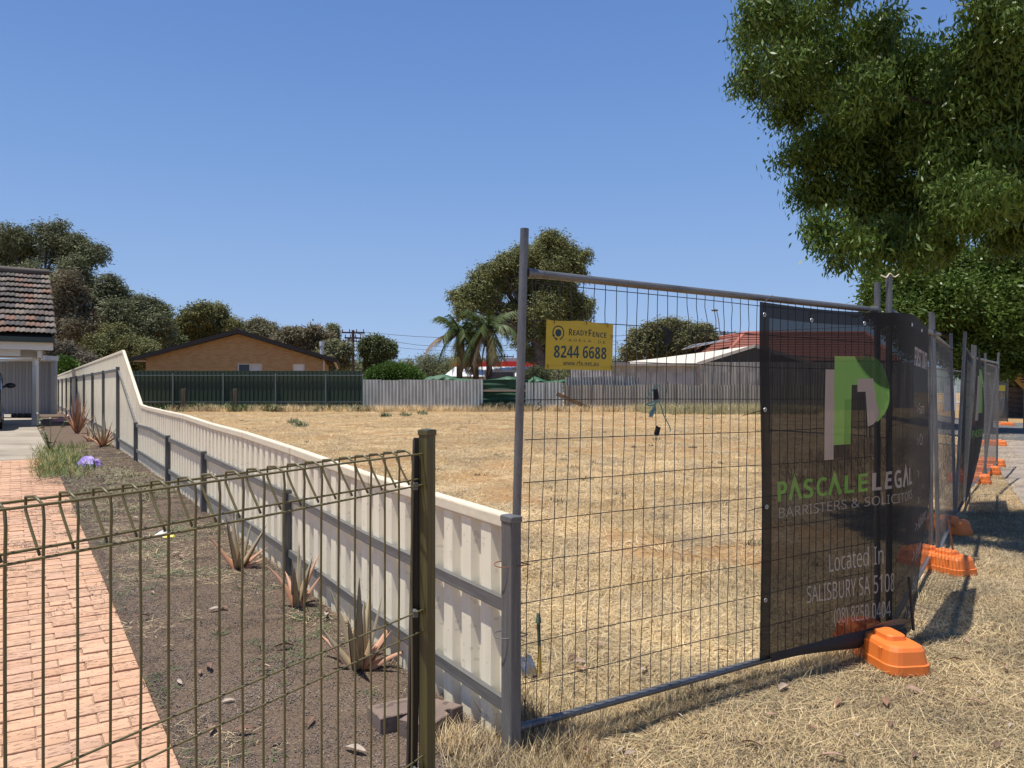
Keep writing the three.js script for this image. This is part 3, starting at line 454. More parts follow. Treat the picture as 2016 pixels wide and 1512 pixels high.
{ const p = at(348, 803, 34.2); p.y = hgt(p.x, p.z); const b = thing('brick_stack', 'small stack of red bricks beside a stubby timber post', 'bricks', p); for (let i = 0; i < 6; i++) part('brick', box(.23, .076, .11, (i % 2) * .25 - .12, .04 + Math.floor(i / 2) * .08, (i % 3) * .02, (i * .13) % .3, .006), mat([.30, .09, .06], .95, { map: T.brick }), b); }
// green shade cloth between the zinc fences and draped along their tops
M.shade = mat([.030, .105, .050], .85, { map: T.grain });
{
  const f = thing('shade_cloth_fence', 'sagging green shade cloth screen on timber rails between the zinc fences', 'fence'), z = 35.5, x0 = (948 - 1008) / F * z, x1 = (1040 - 1008) / F * z;
  part('cloth', sheetFn(24, 34, (a, b) => { const x = lerp(x0, x1, a); return [x, lerp(hBase(x, -z), EYE + (HZ - 747) / F * z, b), -z + .035 * Math.sin(b * 40) * (1 - b * .5) + .03 * Math.sin(a * 7 + b * 9)]; }), M.shade, f);
  part('timber_rail', box(x1 - x0, .09, .05, (x0 + x1) / 2, EYE + (HZ - 769) / F * z, -z + .09), mat([.36, .26, .19], .9), f);
  part('timber_post', box(.09, 1.3, .06, (x0 + x1) / 2 + .2, 1.3, -z - .08), mat([.12, .09, .07], .9), f);
}
{
  const z = 35.75, X = u => (u - 1008) / F * z, Y = v => EYE + (HZ - v) / F * z;
  const peaks = [[828, 748], [845, 741], [873, 737], [905, 745], [930, 746], [945, 748], [972, 746], [1000, 741], [1040, 748], [1052, 741], [1080, 750], [1112, 747]];
  const topv = u => { let i = 0; while (i < peaks.length - 2 && u > peaks[i + 1][0]) i++; const t = (u - peaks[i][0]) / (peaks[i + 1][0] - peaks[i][0]); return lerp(peaks[i][1], peaks[i + 1][1], t * t * (3 - 2 * t)); };
  solo('draped_tarp', sheetFn(110, 8, (a, b) => { const u = lerp(828, 1112, a), v = lerp(topv(u), topv(u) * .3 + 757 * .7, b); return [X(u), Y(v), -z + .05 + .55 * b * (1 - b * .6) - .25 + .05 * Math.sin(a * 90 + b * 4) * b]; }), mat([.035, .15, .062], .6, { map: T.grain }), 'green tarpaulin draped in peaks along the top of the zinc fences', 'tarpaulin');
  solo('timber_plank', bar(at(1096, 775, 34.6), at(1165, 806, 34.3), .04, .17), mat([.34, .21, .11], .9, { map: T.bark }), 'brown timber plank leaning against the weathered fence', 'plank');
}

// ---------------------------------------------------------------- yellow brick house beyond the green fence
{
  const h = thing('brick_house', 'yellow brick house with a low dark gable roof behind the green fence', 'house', V(-18.6, 0, -38.5), 12 * Math.PI / 180);
  // local: x along the gable wall, -z going back
  const wid = 9.3, eave = 3.2, rise = 1.38, dep = 12, b = hBase(-15, -38) - .3, wall = mat([.70, .67, .63], .9, { map: T.wallBrick });
  const sh = new THREE.Shape(); sh.moveTo(.25, b); sh.lineTo(wid - .45, b); sh.lineTo(wid - .45, eave - .05); sh.lineTo(wid * .5, eave + rise - .15); sh.lineTo(.25, eave - .05); sh.closePath();
  for (const [x, y, w, hh] of [[4.62, 2.3, 1.2, .62], [7.35, 2.3, .6, .62]]) { const p = new THREE.Path(); p.moveTo(x, y); p.lineTo(x, y + hh); p.lineTo(x + w, y + hh); p.lineTo(x + w, y); sh.holes.push(p); }
  const g = new THREE.ExtrudeGeometry(sh, { depth: .12, bevelEnabled: false }); g.translate(0, 0, -.12); const uv = g.attributes.uv; for (let i = 0; i < uv.count; i++) uv.setXY(i, uv.getX(i) / 1.85, uv.getY(i) / 1.85);
  part('wall', g, wall, h); part('wall', box(.12, eave - b, dep - .2, wid - .5, (eave + b) / 2, -dep / 2 - .1), wall, h);
  const dark = mat([.025, .021, .020], .8), wt = mat([.55, .53, .5], .6), glass = mat([.02, .025, .03], .1);
  for (const [x, w] of [[4.62, 1.2], [7.35, .6]]) { const win = part('window', mergeGeometries([box(w, .05, .06, x + w / 2, 2.9, -.05), box(w, .05, .06, x + w / 2, 2.32, -.05), box(.05, .53, .06, x + .025, 2.61, -.05), box(.05, .53, .06, x + w - .025, 2.61, -.05), ...(w > 1 ? [box(.05, .53, .06, x + w / 2, 2.61, -.05)] : [])]), wt, h); if (w > 1) { part('pane', box(w / 2 - .06, .53, .01, x + w * .27, 2.61, -.08), glass, win); part('blind', box(w / 2 - .06, .53, .01, x + w * .73, 2.61, -.08), mat([.55, .53, .5], .8), win); } else part('blind', box(w - .1, .53, .01, x + w / 2, 2.61, -.08), mat([.68, .66, .62], .8), win); }
  const roofM = mat([.07, .045, .035], .8, { map: T.grain }), slope = Math.atan2(rise, wid / 2), ln = Math.hypot(rise, wid / 2) + .35;
  for (const s of [-1, 1]) { const r = box(ln, .1, dep + .5); r.rotateZ(-s * slope); r.translate(wid / 2 + s * (ln / 2) * Math.cos(slope), eave + rise - (ln / 2) * Math.sin(slope), -dep / 2 + .1); const roof = part('roof_slope', r, roofM, h);
    const fa = box(ln, .2, .05); fa.rotateZ(-s * slope); fa.translate(wid / 2 + s * (ln / 2) * Math.cos(slope), eave + rise - (ln / 2) * Math.sin(slope) - .03, .38); part('barge_board', fa, dark, roof); }
  part('gutter', box(.12, .12, dep + .4, wid + .18, eave - .12, -dep / 2 + .1), wt, h); part('ridge_cap', rod(V(wid / 2, eave + rise + .05, .4), V(wid / 2, eave + rise + .05, -dep), .1), roofM, h);
  part('eave_soffit', box(.5, .06, .3, .05, eave - .2, .15), mat([.5, .33, .2], .8), h);
  part('downpipe', box(.09, 2.2, .08, wid - .38, eave - 1.2, .03), wt, h); part('flue', mergeGeometries([rod(V(wid - .5, eave, -.7), V(wid - .5, eave + .75, -.7), .09), rod(V(wid - .5, eave + .72, -.7), V(wid - .5, eave + .95, -.7), .13)]), mat([.6, .6, .6], .4), h);
}
// ---------------------------------------------------------------- sheds and red roofed house at the right
{
  const z = 41, s = thing('pale_shed', 'pale corrugated shed with a cream lean-to roof and dark gable behind the weathered fence', 'shed');
  const X = (u, d = z) => (u - 1008) / F * d, Y = (v, d = z) => EYE + (HZ - v) / F * d;
  const pale = mat([.78, .78, .77], .6, { metal: .1, map: T.zinc });
  for (let u = 1124; u < 1375; u += 31.4) part('sheet', profiled([0, -z], [1, 0], [0, 1], X(u), X(Math.min(1375, u + 32)), corr(.15), .15, () => .6, () => Y(716), .4), pale, s);
  const grey = mat([.60, .59, .59], .75, { map: T.oldzinc });
  for (let u = 1375; u < 1780; u += 30) part('sheet', profiled([0, -z + .2], [1, 0], [0, 1], X(u), X(u + 30.5), TRAP, .1667, () => .6, () => Y(713), .4), grey, s);
  part('gable', geoOf([X(1372), Y(716), -z + .1, X(1600), Y(716), -z + .1, X(1486), Y(682), -z + .1], [0, 1, 2]), mat([.06, .06, .065], .8, { map: T.concrete }), s);
  const cream = mat([.60, .54, .45], .7);
  part('roof_slope', sheetFn(4, 2, (a, b) => { const f = at(lerp(1196, 1374, a), lerp(716, 715, a), z - .3), k = at(lerp(1290, 1486, a), lerp(706, 680, a), 45); return [lerp(f.x, k.x, b), lerp(f.y, k.y, b), lerp(f.z, k.z, b)]; }), cream, s);
  part('barge_board', bar(at(1373, 716, z - .4), at(1486, 681, z - .4), .06, .16), cream, s); part('barge_board', bar(at(1486, 681, z - .4), at(1602, 716, z - .4), .06, .16), mat([.3, .29, .27], .7), s);
  part('fascia', bar(at(1196, 718, z - .35), at(1374, 717.5, z - .35), .06, .14), mat([.40, .36, .30], .7), s);
  part('beam', bar(at(1110, 715, z - .5), at(1240, 717, z - .5), .1, .2), mat([.27, .24, .21], .8), s);
}
{
  const r = thing('red_roofed_house', 'house with a red tiled hip roof and solar panels behind the pale shed', 'house');
  const tile = mat([.64, .20, .125], .75, { map: T.grain });
  const R1 = at(1465, 656, 52), R2 = at(1705, 656, 52), F1 = at(1418, 712, 46.5), F2 = at(1772, 712, 46.5), L1 = at(1340, 706, 58), L2 = at(1378, 671, 60);
  const course = (A, B, C, D, n) => { const g = []; for (let i = 0; i < n; i++) { const p = (t, k) => A.clone().lerp(D, t).lerp(B.clone().lerp(C, t), k), a = p(i / n, 0), b = p(i / n, 1), c = p((i + 1) / n, 1), d = p((i + 1) / n, 0); a.y += .07; b.y += .07; const a2 = a.clone(), b2 = b.clone(); a2.y -= .14; b2.y -= .14; g.push(flat(geoOf([...a.toArray(), ...b.toArray(), ...c.toArray(), ...d.toArray(), ...a2.toArray(), ...b2.toArray()], [0, 1, 2, 0, 2, 3, 4, 5, 1, 4, 1, 0]))); } return g; };
  const sl = part('roof_slope', course(F1, F2, R2, R1, 1)[0], tile, r); course(F1, F2, R2, R1, 11).forEach(g => part('tile_course', g, tile, sl));
  const s2 = part('roof_slope', course(L1, F1, R1, L2, 1)[0], tile, r); course(L1, F1, R1, L2, 9).forEach(g => part('tile_course', g, tile, s2));
  part('ridge_cap', rod(R1, R2, .13), tile, r); part('hip_cap', rod(R1, F1, .13), tile, r); part('hip_cap', rod(R2, F2, .13), tile, r); part('ridge_cap', rod(L2, R1, .1), tile, r);
  part('wall', mergeGeometries([bar(at(1430, 735, 47), at(1765, 735, 47), .2, 1.9), bar(at(1430, 735, 47), at(1345, 735, 59), .2, 2.2)]), mat([.4, .3, .22], .9), r);
  const pv = mat([.015, .025, .06], .12), fr = mat([.5, .5, .52], .4, { metal: .5 });
  for (let i = 0; i < 5; i++) { const a = i / 5 + .01, b = (i + 1) / 5 - .01, q = (t, k) => at(lerp(1340, 1425, t), lerp(697, 680, t), lerp(53, 48.5, t)).lerp(at(lerp(1362, 1432, t), lerp(687, 678, t), lerp(55, 50, t)), k), P = [q(a, 0), q(b, 0), q(b, 1), q(a, 1)].map(p => p.add(V(0, .28, .3))); const o = part('solar_panel', geoOf(P.flatMap(p => p.toArray()), [0, 1, 2, 0, 2, 3]), pv, r); part('frame', mergeGeometries([0, 1, 2, 3].map(k => rod(P[k], P[(k + 1) % 4], .03, .03, 4))), fr, o); }
}
// service station canopy and white roofed house far behind the palms
{ const c = thing('red_canopy', 'long red roof edge of a canopy far behind the palms', 'canopy'); const z = 85; part('fascia', bar(at(893, 717, z), at(1060, 716.5, z), .4, .56), mat([.52, .03, .025], .5), c); part('roof', bar(at(990, 710, z + 1), at(1030, 710, z + 1), 2, .5), mat([.3, .33, .36], .6), c); part('column', rod(at(1046, 722, z), at(1046, 772, z), .2), mat([.5, .5, .5], .6), c); }
{ const c = thing('white_roofed_house', 'low house with a whitish roof behind the palms and green tarpaulin', 'house'); const z = 58; const A = at(872, 741, z), B = at(1060, 741, z), C = at(1048, 722, z + 5), D = at(896, 722, z + 5); part('roof', geoOf([A, B, C, D].flatMap(p => p.toArray()), [0, 1, 2, 0, 2, 3]), mat([.62, .63, .63], .6), c); part('wall', bar(at(878, 756, z + .4), at(1056, 756, z + .4), .3, 1.1), mat([.2, .2, .19], .8), c);
  const k = part('porch', mergeGeometries([bar(at(953, 730, z - 8), at(1014, 730, z - 8), .2, .12), rod(at(955, 730, z - 8), at(955, 760, z - 8), .06), rod(at(1012, 730, z - 8), at(1012, 760, z - 8), .06)]), mat([.24, .23, .21], .8), c); part('gable', geoOf([...at(1000, 730, z - 6).toArray(), ...at(1040, 730, z - 6).toArray(), ...at(1012, 724, z - 6).toArray()], [0, 1, 2]), mat([.13, .13, .14], .8), c); part('car_port_wall', bar(at(955, 740, z - 7), at(1012, 740, z - 7), .1, .5), mat([.03, .035, .05], .5), c); }

// ---------------------------------------------------------------- carport, its back panel and the parked car
{
  const c = thing('carport', 'carport with a mottled old tile roof, dark gutter and one white post', 'carport', V(-12.85, 0, -21.5));
  const X = V(-.84, 0, .545), Z = V(-.545, 0, -.838);          // along the eave (to the left), up the slope in plan
  const y0 = 3.02, run = 5.0, rise = 2.3, P = (a, b, dy = 0) => V(X.x * a + Z.x * b, y0 + rise * b / run + dy, X.z * a + Z.z * b);
  const rows = 11, tw = .24, tl = run / rows; seed = 41;
  const base = part('roof_deck', geoOf([P(0, 0, -.05), P(6, 0, -.05), P(6, run, -.05), P(0, run, -.05)].flatMap(p => p.toArray()), [0, 1, 2, 0, 2, 3]), mat([.03, .025, .02], .95), c);
  const tones = [[.20, .155, .13], [.17, .145, .125], [.25, .15, .11], [.29, .16, .115], [.12, .105, .10], [.23, .195, .17], [.085, .078, .075], [.27, .22, .18], [.18, .135, .115], [.13, .115, .105], [.21, .17, .145]].map(q => mat(q, .95, { map: rep(T.grain, .6) }));
  const rot = new THREE.Matrix4().makeBasis(X.clone().negate(), new THREE.Vector3().crossVectors(Z.clone().multiplyScalar(run).add(V(0, rise, 0)).normalize(), X.clone().negate()).negate(), Z.clone().multiplyScalar(run).add(V(0, rise, 0)).normalize().negate());
  const slopeL = Math.hypot(run, rise) / rows;
  const tg = [0, 1, 2].map(k => { const g = sheetFn(8, 3, (a, b) => [(a - .5) * (tw + .012), (b === 0 || b === 1 ? -.045 * (b === 0 ? 1 : 1) : 0) + .028 * Math.abs(Math.sin(a * Math.PI * 2)) + (b > .9 || b < .1 ? 0 : .01), b < .1 ? slopeL * .54 : b > .9 ? -slopeL * .5 : (.5 - b) * slopeL * 1.04 + .02 * k * .1]); return flat(g); });
  for (let r = 0; r < rows; r++) for (let k = 0; k < 15; k++) { const o = part('roof_tile', tg[(r + k) % 3], pick(tones), base), p = P(k * tw + tw / 2 - .1, (r + .5) * tl, .045 + .02 + rr(-.008, .012)); o.matrixAutoUpdate = false; const m = rot.clone(); m.setPosition(p); const tilt = new THREE.Matrix4().makeRotationX(-.2 + rr(-.03, .03)); m.multiply(tilt); m.decompose(o.position, o.quaternion, o.scale); o.matrixAutoUpdate = true; }
  const wht = mat([.74, .70, .62], .7), grn = mat([.035, .05, .038], .5);
  part('ridge_cap', rod(P(-.1, run, .12), P(6, run, .12), .12), tones[1], c);
  part('gutter', bar(P(-.05, -.1, -.08), P(6, -.1, -.08), .14, .14), grn, c);
  part('fascia', bar(P(-.02, .02, -.28), P(6, .02, -.28), .05, .26), wht, c); part('fascia', bar(P(.2, .6, -.72), P(6, .6, -.72), .05, .3), mat([.5, .46, .38], .75), c);
  part('barge_board', bar(P(-.03, 0, -.12), P(-.03, run, -.12), .05, .22), mat([.05, .045, .04], .8), c);
  part('beam', bar(P(.75, .3, -.62), P(6, .3, -.62), .12, .18), wht, c); part('beam', bar(P(.3, .2, -.6), P(.3, run, -2.9), .1, .2), wht, c);
  const pb = at(70, 848, 21.9).sub(c.position); pb.y = .36; part('post', mergeGeometries([box(.115, 1.95, .115, pb.x, 1.50, pb.z), box(.15, .55, .15, pb.x + .01, .56, pb.z)]), wht, c);
  part('downpipe', taper([V(pb.x + .08, 2.9, pb.z + .1), V(pb.x + .08, 2.72, pb.z + .1), V(pb.x + .02, 2.5, pb.z + .05), V(pb.x + .01, 2.2, pb.z + .06)], .065, .065, 8, 14), wht, c);
}
{ // back panel
  const z = 27, s = thing('board_shed', 'whitish vertical board shed wall on small wheels behind the carport post', 'shed'), X = u => (u - 1008) / F * z, Y = v => EYE + (HZ - v) / F * z;
  const m = [[.46, .47, .50], [.43, .44, .47], [.48, .49, .52], [.41, .42, .45]].map(c => mat(c, .7, { map: T.zinc }));
  let i = 0; for (let x = X(-40); x < X(108); x += .115, i++) part('board', box(.108, Y(711) - Y(815.5), .02, x + .055, (Y(711) + Y(815.5)) / 2, -z), m[(i * 7) % 4], s);
  part('backing', box(X(108) - X(-40), Y(711) - Y(815), .03, (X(108) + X(-40)) / 2, (Y(711) + Y(815)) / 2, -z - .03), mat([.10, .10, .11], .8), s);
  part('roof', bar(V(X(-40), Y(698), -z + .3), V(X(112), Y(706), -z + .3), .8, .16), mat([.5, .51, .53], .5), s); part('trim', bar(V(X(-40), Y(708), -z + .03), V(X(107), Y(710), -z + .03), .03, .07), mat([.6, .6, .58], .6), s); part('corner_post', box(.14, Y(711) - Y(815), .14, X(107.5), (Y(711) + Y(815)) / 2, -z + .02), mat([.32, .33, .35], .7), s);
  const dk = mat([.012, .012, .012], .6); for (const u of [28, 40, 52, 61]) part('wheel', rod(V(X(u) - .06, Y(818.5), -z), V(X(u) + .06, Y(818.5), -z), .09, .09, 10), dk, s);
}
{ // car parked under the carport, mostly outside the frame
  const c = thing('parked_car', 'dark car under the carport, only its mirror and flank in view', 'car', V(-14.75, hBase(-14, -20.5) + .02, -20.7), 33 * Math.PI / 180);
  const sh = new THREE.Shape(); sh.moveTo(-2.2, .25); sh.lineTo(2.1, .25); sh.quadraticCurveTo(2.25, .3, 2.2, .75); sh.lineTo(1.3, .95); sh.lineTo(.6, 1.4); sh.quadraticCurveTo(-.3, 1.52, -1.3, 1.4); sh.lineTo(-2.1, 1.0); sh.quadraticCurveTo(-2.3, .6, -2.2, .25);
  const g = new THREE.ExtrudeGeometry(sh, { depth: 1.62, bevelEnabled: true, bevelSize: .06, bevelThickness: .06, bevelSegments: 3 }); g.translate(0, 0, -.81); g.rotateY(Math.PI / 2);
  part('body', g, mat([.012, .012, .013], .18, { clearcoat: 1, clearcoatRoughness: .05 }), c);
  const gl = mat([.01, .012, .014], .05); part('window', box(.02, .34, 1.9, .87, 1.17, -.1), gl, c);
  for (const s of [-1, 1]) for (const k of [-1.35, 1.35]) { const w = part('wheel', rod(V(s * .66, .31, k), V(s * .87, .31, k), .31, .31, 20), mat([.01, .01, .01], .8), c); part('rim', rod(V(s * .8, .31, k), V(s * .885, .31, k), .2, .19, 14), mat([.4, .4, .42], .35, { metal: .7 }), w); }
  for (const s of [-1, 1]) { const m = part('mirror', (() => { const q = new THREE.SphereGeometry(.1, 12, 8); q.scale(1.25, .72, .5); q.translate(s * 1.05, 1.14, .55); return q; })(), mat([.006, .006, .006], .35), c); part('mirror_arm', rod(V(s * .84, 1.08, .6), V(s * 1.0, 1.14, .56), .03), mat([.006, .006, .006], .4), m); }
}

// ---------------------------------------------------------------- trees
function sprig(n, R, len, wid, droop, sd) { // a spray of separate lance-shaped leaves
  seed = sd; const pos = [], idx = [], nor = [], uv = [];
  for (let i = 0; i < n; i++) {
    const c = V(rr(-1, 1), rr(-1, 1), rr(-1, 1)).multiplyScalar(R), d = V(rr(-1, 1), rr(-1, .6) - droop, rr(-1, 1)).normalize(), s = V(rr(-1, 1), rr(-.4, .4), rr(-1, 1)).cross(d).normalize(), l = len * rr(.7, 1.3), w = wid * rr(.7, 1.2), nn = d.clone().cross(s);
    const b = pos.length / 3, q = [c, c.clone().addScaledVector(d, l * .45).addScaledVector(s, w / 2).addScaledVector(nn, w * .15), c.clone().addScaledVector(d, l), c.clone().addScaledVector(d, l * .45).addScaledVector(s, -w / 2).addScaledVector(nn, w * .15)];
    for (const p of q) { pos.push(p.x, p.y, p.z); nor.push(nn.x, nn.y, nn.z); uv.push(0, 0); } idx.push(b, b + 2, b + 1, b, b + 3, b + 2);
  }
  const g = new THREE.BufferGeometry(); g.setAttribute('position', new THREE.Float32BufferAttribute(pos, 3)); g.setAttribute('normal', new THREE.Float32BufferAttribute(nor, 3)); g.setAttribute('uv', new THREE.Float32BufferAttribute(uv, 2)); g.setIndex(idx); return g;
}
const leafM = (c, rough = .55, tr = .25) => mat(c, rough, { transmission: tr, thickness: 0, specularIntensity: rough < .4 ? 1 : .35 });
M.bark = mat([.14, .115, .095], .95, { map: T.bark }); M.gumBark = mat([.22, .18, .15], .95, { map: T.bark }); M.darkBark = mat([.045, .036, .03], .95, { map: T.bark });
function leaves(name, parent, geo, m, pts, tint) {
  const o = new THREE.InstancedMesh(geo, m, pts.length), mx = new THREE.Matrix4(), q = new THREE.Quaternion(), e = new THREE.Euler(), c = new THREE.Color();
  pts.forEach((p, i) => { e.set(rr(-.5, .5), rr(0, 6.28), rr(-.5, .5)); mx.compose(p.p, q.setFromEuler(e), V(p.s, p.s, p.s)); o.setMatrixAt(i, mx); const k = rr(.75, 1.25), w = tint ? tint(p) : [1, 1, 1]; o.setColorAt(i, c.setRGB(k * w[0], k * w[1], k * w[2])); });
  o.name = name; o.userData.kind = 'stuff'; meshes(o); parent.add(o); return o;
}
// clumps: [u, v, r px, depth offset m]; n leaf sprays
function tree(name, label, o) {
  const { d, base, clumps, n, geo, leaf, bark = M.bark, r0 = .25, sc = 1, group = 'trees beyond the fences', squash = .85, tint, deep = 1 } = o; seed = o.seed ?? 9;
  const b = base ? V((base[0] - 1008) / F * (base[1] ?? d), 0, -(base[1] ?? d)) : V((clumps[0][0] - 1008) / F * d, 0, -d); b.y = hBase(b.x, b.z) - .05;
  const t = thing(name, label, 'tree', b, 0, group);
  const cs = clumps.map(([u, v, r, dz]) => { const dd = d + (dz ?? rr(-1, 1) * r / F * d * 1.2 * deep); return { p: at(u, v, dd).sub(b), r: r / F * dd }; });
  const cen = cs.reduce((a, c) => a.add(c.p), V(0, 0, 0)).multiplyScalar(1 / cs.length), fork = o.forkAt ? at(...o.forkAt).sub(b) : V(cen.x * .5, Math.min(cen.y * .55, cen.y - .5), cen.z * .5);
  if (r0) { part('trunk', taper([V(0, 0, 0), V(fork.x * .2 + .05, fork.y * .5, fork.z * .2), fork], r0, r0 * .7, 9, 10), bark, t);
    const lim = []; cs.forEach((c, ci) => (!o.thin || ci % o.thin === 0) && lim.push(taper([fork, fork.clone().lerp(c.p, .5).add(V(rr(-.3, .3), rr(0, .5), rr(-.3, .3)).multiplyScalar(c.r)), c.p.clone().add(V(0, c.r * .2, 0))], r0 * .45, r0 * .07, 6, 8))); lim.forEach(g => part('limb', g, bark, t)); }
  const tot = cs.reduce((a, c) => a + c.r * c.r, 0), pts = [];
  for (const c of cs) { const m = Math.round(n * c.r * c.r / tot), subs = Array.from({ length: 9 }, () => V(rr(-1, 1), rr(-1, 1), rr(-1, 1)).normalize().multiplyScalar(rr(.55, .8)));
    for (let i = 0; i < m; i++) { const dir = V(rr(-1, 1), rr(-1, 1), rr(-1, 1)).normalize(), rad = (i % 5 ? (o.lump ?? .40) : .95) * Math.pow(rnd(), .4), s = i % 5 ? pick(subs) : V(0, 0, 0), q = s.clone().addScaledVector(dir, rad); pts.push({ p: V(c.p.x + q.x * c.r, c.p.y + q.y * c.r * squash, c.p.z + q.z * c.r), s: sc * rr(.7, 1.25) }); } }
  leaves('crown', t, geo, leaf, pts, tint); return t;
}
const SP = { ash: sprig(14, .16, .095, .030, .5, 101), gum: sprig(18, .36, .22, .062, .5, 102), far: sprig(18, .42, .22, .085, .1, 103), small: sprig(14, .2, .12, .05, .1, 104) };
M.ash = leafM([.135, .205, .038], .4, .45); M.gumLeaf = leafM([.22, .225, .095], .6, .38); M.gumDark = leafM([.175, .19, .095], .65, .38); M.brownLeaf = leafM([.19, .165, .10], .75, .3); M.oliveLeaf = leafM([.17, .17, .06], .65, .3); M.greyLeaf = leafM([.21, .20, .115], .7, .2); M.deepLeaf = leafM([.10, .12, .045], .6, .3); M.vine = leafM([.085, .16, .022], .5, .3);

// the street tree overhanging at the right; its trunk stands outside the frame
{
  const raw = [[1520, 60, 70], [1490, 140, 42], [1530, 195, 52], [1500, 20, 55], [1590, 90, 90], [1630, 210, 85], [1570, 300, 45], [1600, 375, 42], [1650, 320, 85], [1635, 450, 45], [1690, 478, 38], [1700, 400, 80], [1750, 210, 130], [1720, 70, 80], [1800, 330, 120], [1790, 440, 60], [1860, 170, 100], [1900, 300, 120], [1880, 400, 60], [1960, 130, 100], [1980, 300, 120], [1940, 390, 45], [2060, 200, 140], [2050, 370, 90], [2010, 20, 90], [1640, -20, 50], [1690, -260, 85], [1770, -290, 95], [1840, -240, 95], [1790, -200, 70], [1900, -290, 90], [1660, 505, 22], [1745, 490, 26], [1990, 440, 60], [2140, 90, 130], [2160, 330, 140], [1690, 180, 70], [1560, 130, 60], [1470, 70, 26], [1455, 165, 18], [1740, 465, 45], [1800, 485, 40], [1840, 445, 50], [1900, 400, 50], [1960, 380, 60], [1855, 490, 25]];
  tree('street_tree', 'large leafy green street tree overhanging the fence corner from the right edge', { d: 7.5, base: [2240, 8], forkAt: [2090, 300, 7.8], group: 'street trees', seed: 61, n: 14500, lump: .5, thin: 4, geo: SP.ash, leaf: M.ash, r0: .08, sc: .72, squash: .95, clumps: raw.map(([u, v, r], i) => [u, v, r, (1.0 - (u - 1440) / 580 * 1.6) + (hash(i, 3) - .5) * 1.7]), tint: p => [1, 1, 1] });
}
tree('street_tree', 'dark green street tree behind the black banners, above the far fence panels', { d: 28, base: [1938, 30], group: 'street trees', seed: 62, n: 12000, lump: .55, thin: 2, geo: SP.small, leaf: M.ash, r0: .3, sc: 1.5, clumps: [[1720, 580, 28], [1740, 610, 34], [1770, 570, 50], [1800, 540, 50], [1790, 630, 55], [1840, 590, 70], [1850, 660, 60], [1880, 530, 50], [1900, 620, 80], [1920, 690, 50], [1960, 540, 70], [1970, 640, 80], [2010, 500, 60], [2020, 600, 90], [2030, 680, 60], [1960, 700, 45], [2080, 560, 100], [1725, 545, 20], [1840, 500, 35], [2090, 670, 90]] });
tree('street_tree', 'street tree with a thick trunk beside the far yellow diamond sign', { d: 44, base: [1997, 44], group: 'street trees', seed: 63, n: 5000, geo: SP.small, leaf: M.ash, r0: .62, sc: 2.2, clumps: [[1960, 690, 35], [2000, 680, 50], [2040, 690, 60], [1990, 715, 30], [2030, 730, 35], [1930, 710, 22], [2080, 690, 60], [1970, 725, 18]] });

const gum = (label, d, clumps, n, leaf, o = {}) => tree(o.name ?? 'gum_tree', label, { d, clumps: clumps.flatMap(([u, v, r], i) => [[u, v, r * .86], [u + (hash(i, 31) - .5) * r * 2.1, v + (hash(i, 32) - .6) * r * 1.7, r * (.25 + .25 * hash(i, 33))]]), n: n * .66, geo: o.geo ?? SP.gum, leaf, bark: M.gumBark, r0: .4, sc: 1.1, seed: 70 + clumps.length + d, ...o });
gum('tallest gum tree, spreading above the carport roof at the left edge', 56, [[-30, 480, 50], [20, 470, 38], [40, 500, 50], [90, 462, 30], [110, 490, 45], [150, 480, 26], [180, 500, 26], [150, 530, 40], [60, 555, 50], [110, 575, 45], [10, 560, 55], [-20, 620, 60], [170, 555, 25], [50, 620, 50], [200, 500, 12]], 9000, M.gumDark, { base: [60] });
gum('drooping brownish gum tree between the carport roof and the taller grey gums', 52, [[130, 560, 34], [115, 610, 42], [150, 600, 35], [140, 650, 45], [95, 660, 40], [170, 640, 30], [120, 690, 40]], 5000, M.brownLeaf, { base: [112] });
gum('grey green gum tree standing behind the tall cream fence', 54, [[215, 560, 24], [205, 590, 30], [235, 585, 24], [195, 630, 38], [235, 620, 36], [265, 600, 28], [280, 600, 22], [225, 665, 40], [290, 640, 36], [260, 650, 35], [305, 610, 22], [310, 655, 32]], 6500, M.gumDark, { base: [188] });
gum('dark dense tree beside the left end of the yellow brick house', 58, [[310, 620, 24], [320, 650, 24], [300, 665, 28], [325, 690, 26]], 2600, M.deepLeaf, { geo: SP.far, r0: .25 });
tree('bushy_tree', 'bright olive bushy tree just above the tall cream fence', { d: 46, clumps: [[230, 670, 34], [265, 690, 36], [210, 700, 36], [250, 715, 34], [290, 700, 26], [190, 680, 24]], n: 4200, geo: SP.far, leaf: M.oliveLeaf, r0: .15, sc: .7, seed: 81 });
tree('bushy_tree', 'grey twiggy shrub behind the carport and shed', { d: 40, clumps: [[120, 690, 30], [150, 705, 30], [175, 720, 28], [140, 730, 30], [110, 720, 20]], n: 3200, geo: SP.far, leaf: leafM([.14, .12, .085], .8, .1), r0: .1, sc: .5, seed: 82 });
tree('bushy_tree', 'small fresh green bush over the far end of the cream fence', { d: 37.5, clumps: [[122, 718, 12], [133, 722, 14], [118, 735, 14], [143, 728, 10]], n: 900, geo: SP.small, leaf: M.vine, r0: .05, sc: 1.2, seed: 83 });
gum('round olive crowned tree rising behind the brick house gable', 66, [[400, 618, 28], [375, 632, 30], [430, 625, 28], [362, 655, 26], [405, 650, 36], [445, 650, 26], [385, 670, 28], [430, 668, 28], [350, 640, 14], [462, 640, 12]], 5200, M.oliveLeaf, { geo: SP.far, r0: .3 });
gum('pale grey wispy tree right of the round olive tree', 74, [[490, 645, 16], [510, 640, 17], [532, 650, 15], [505, 662, 20], [480, 660, 12]], 1900, M.greyLeaf, { r0: .15 });
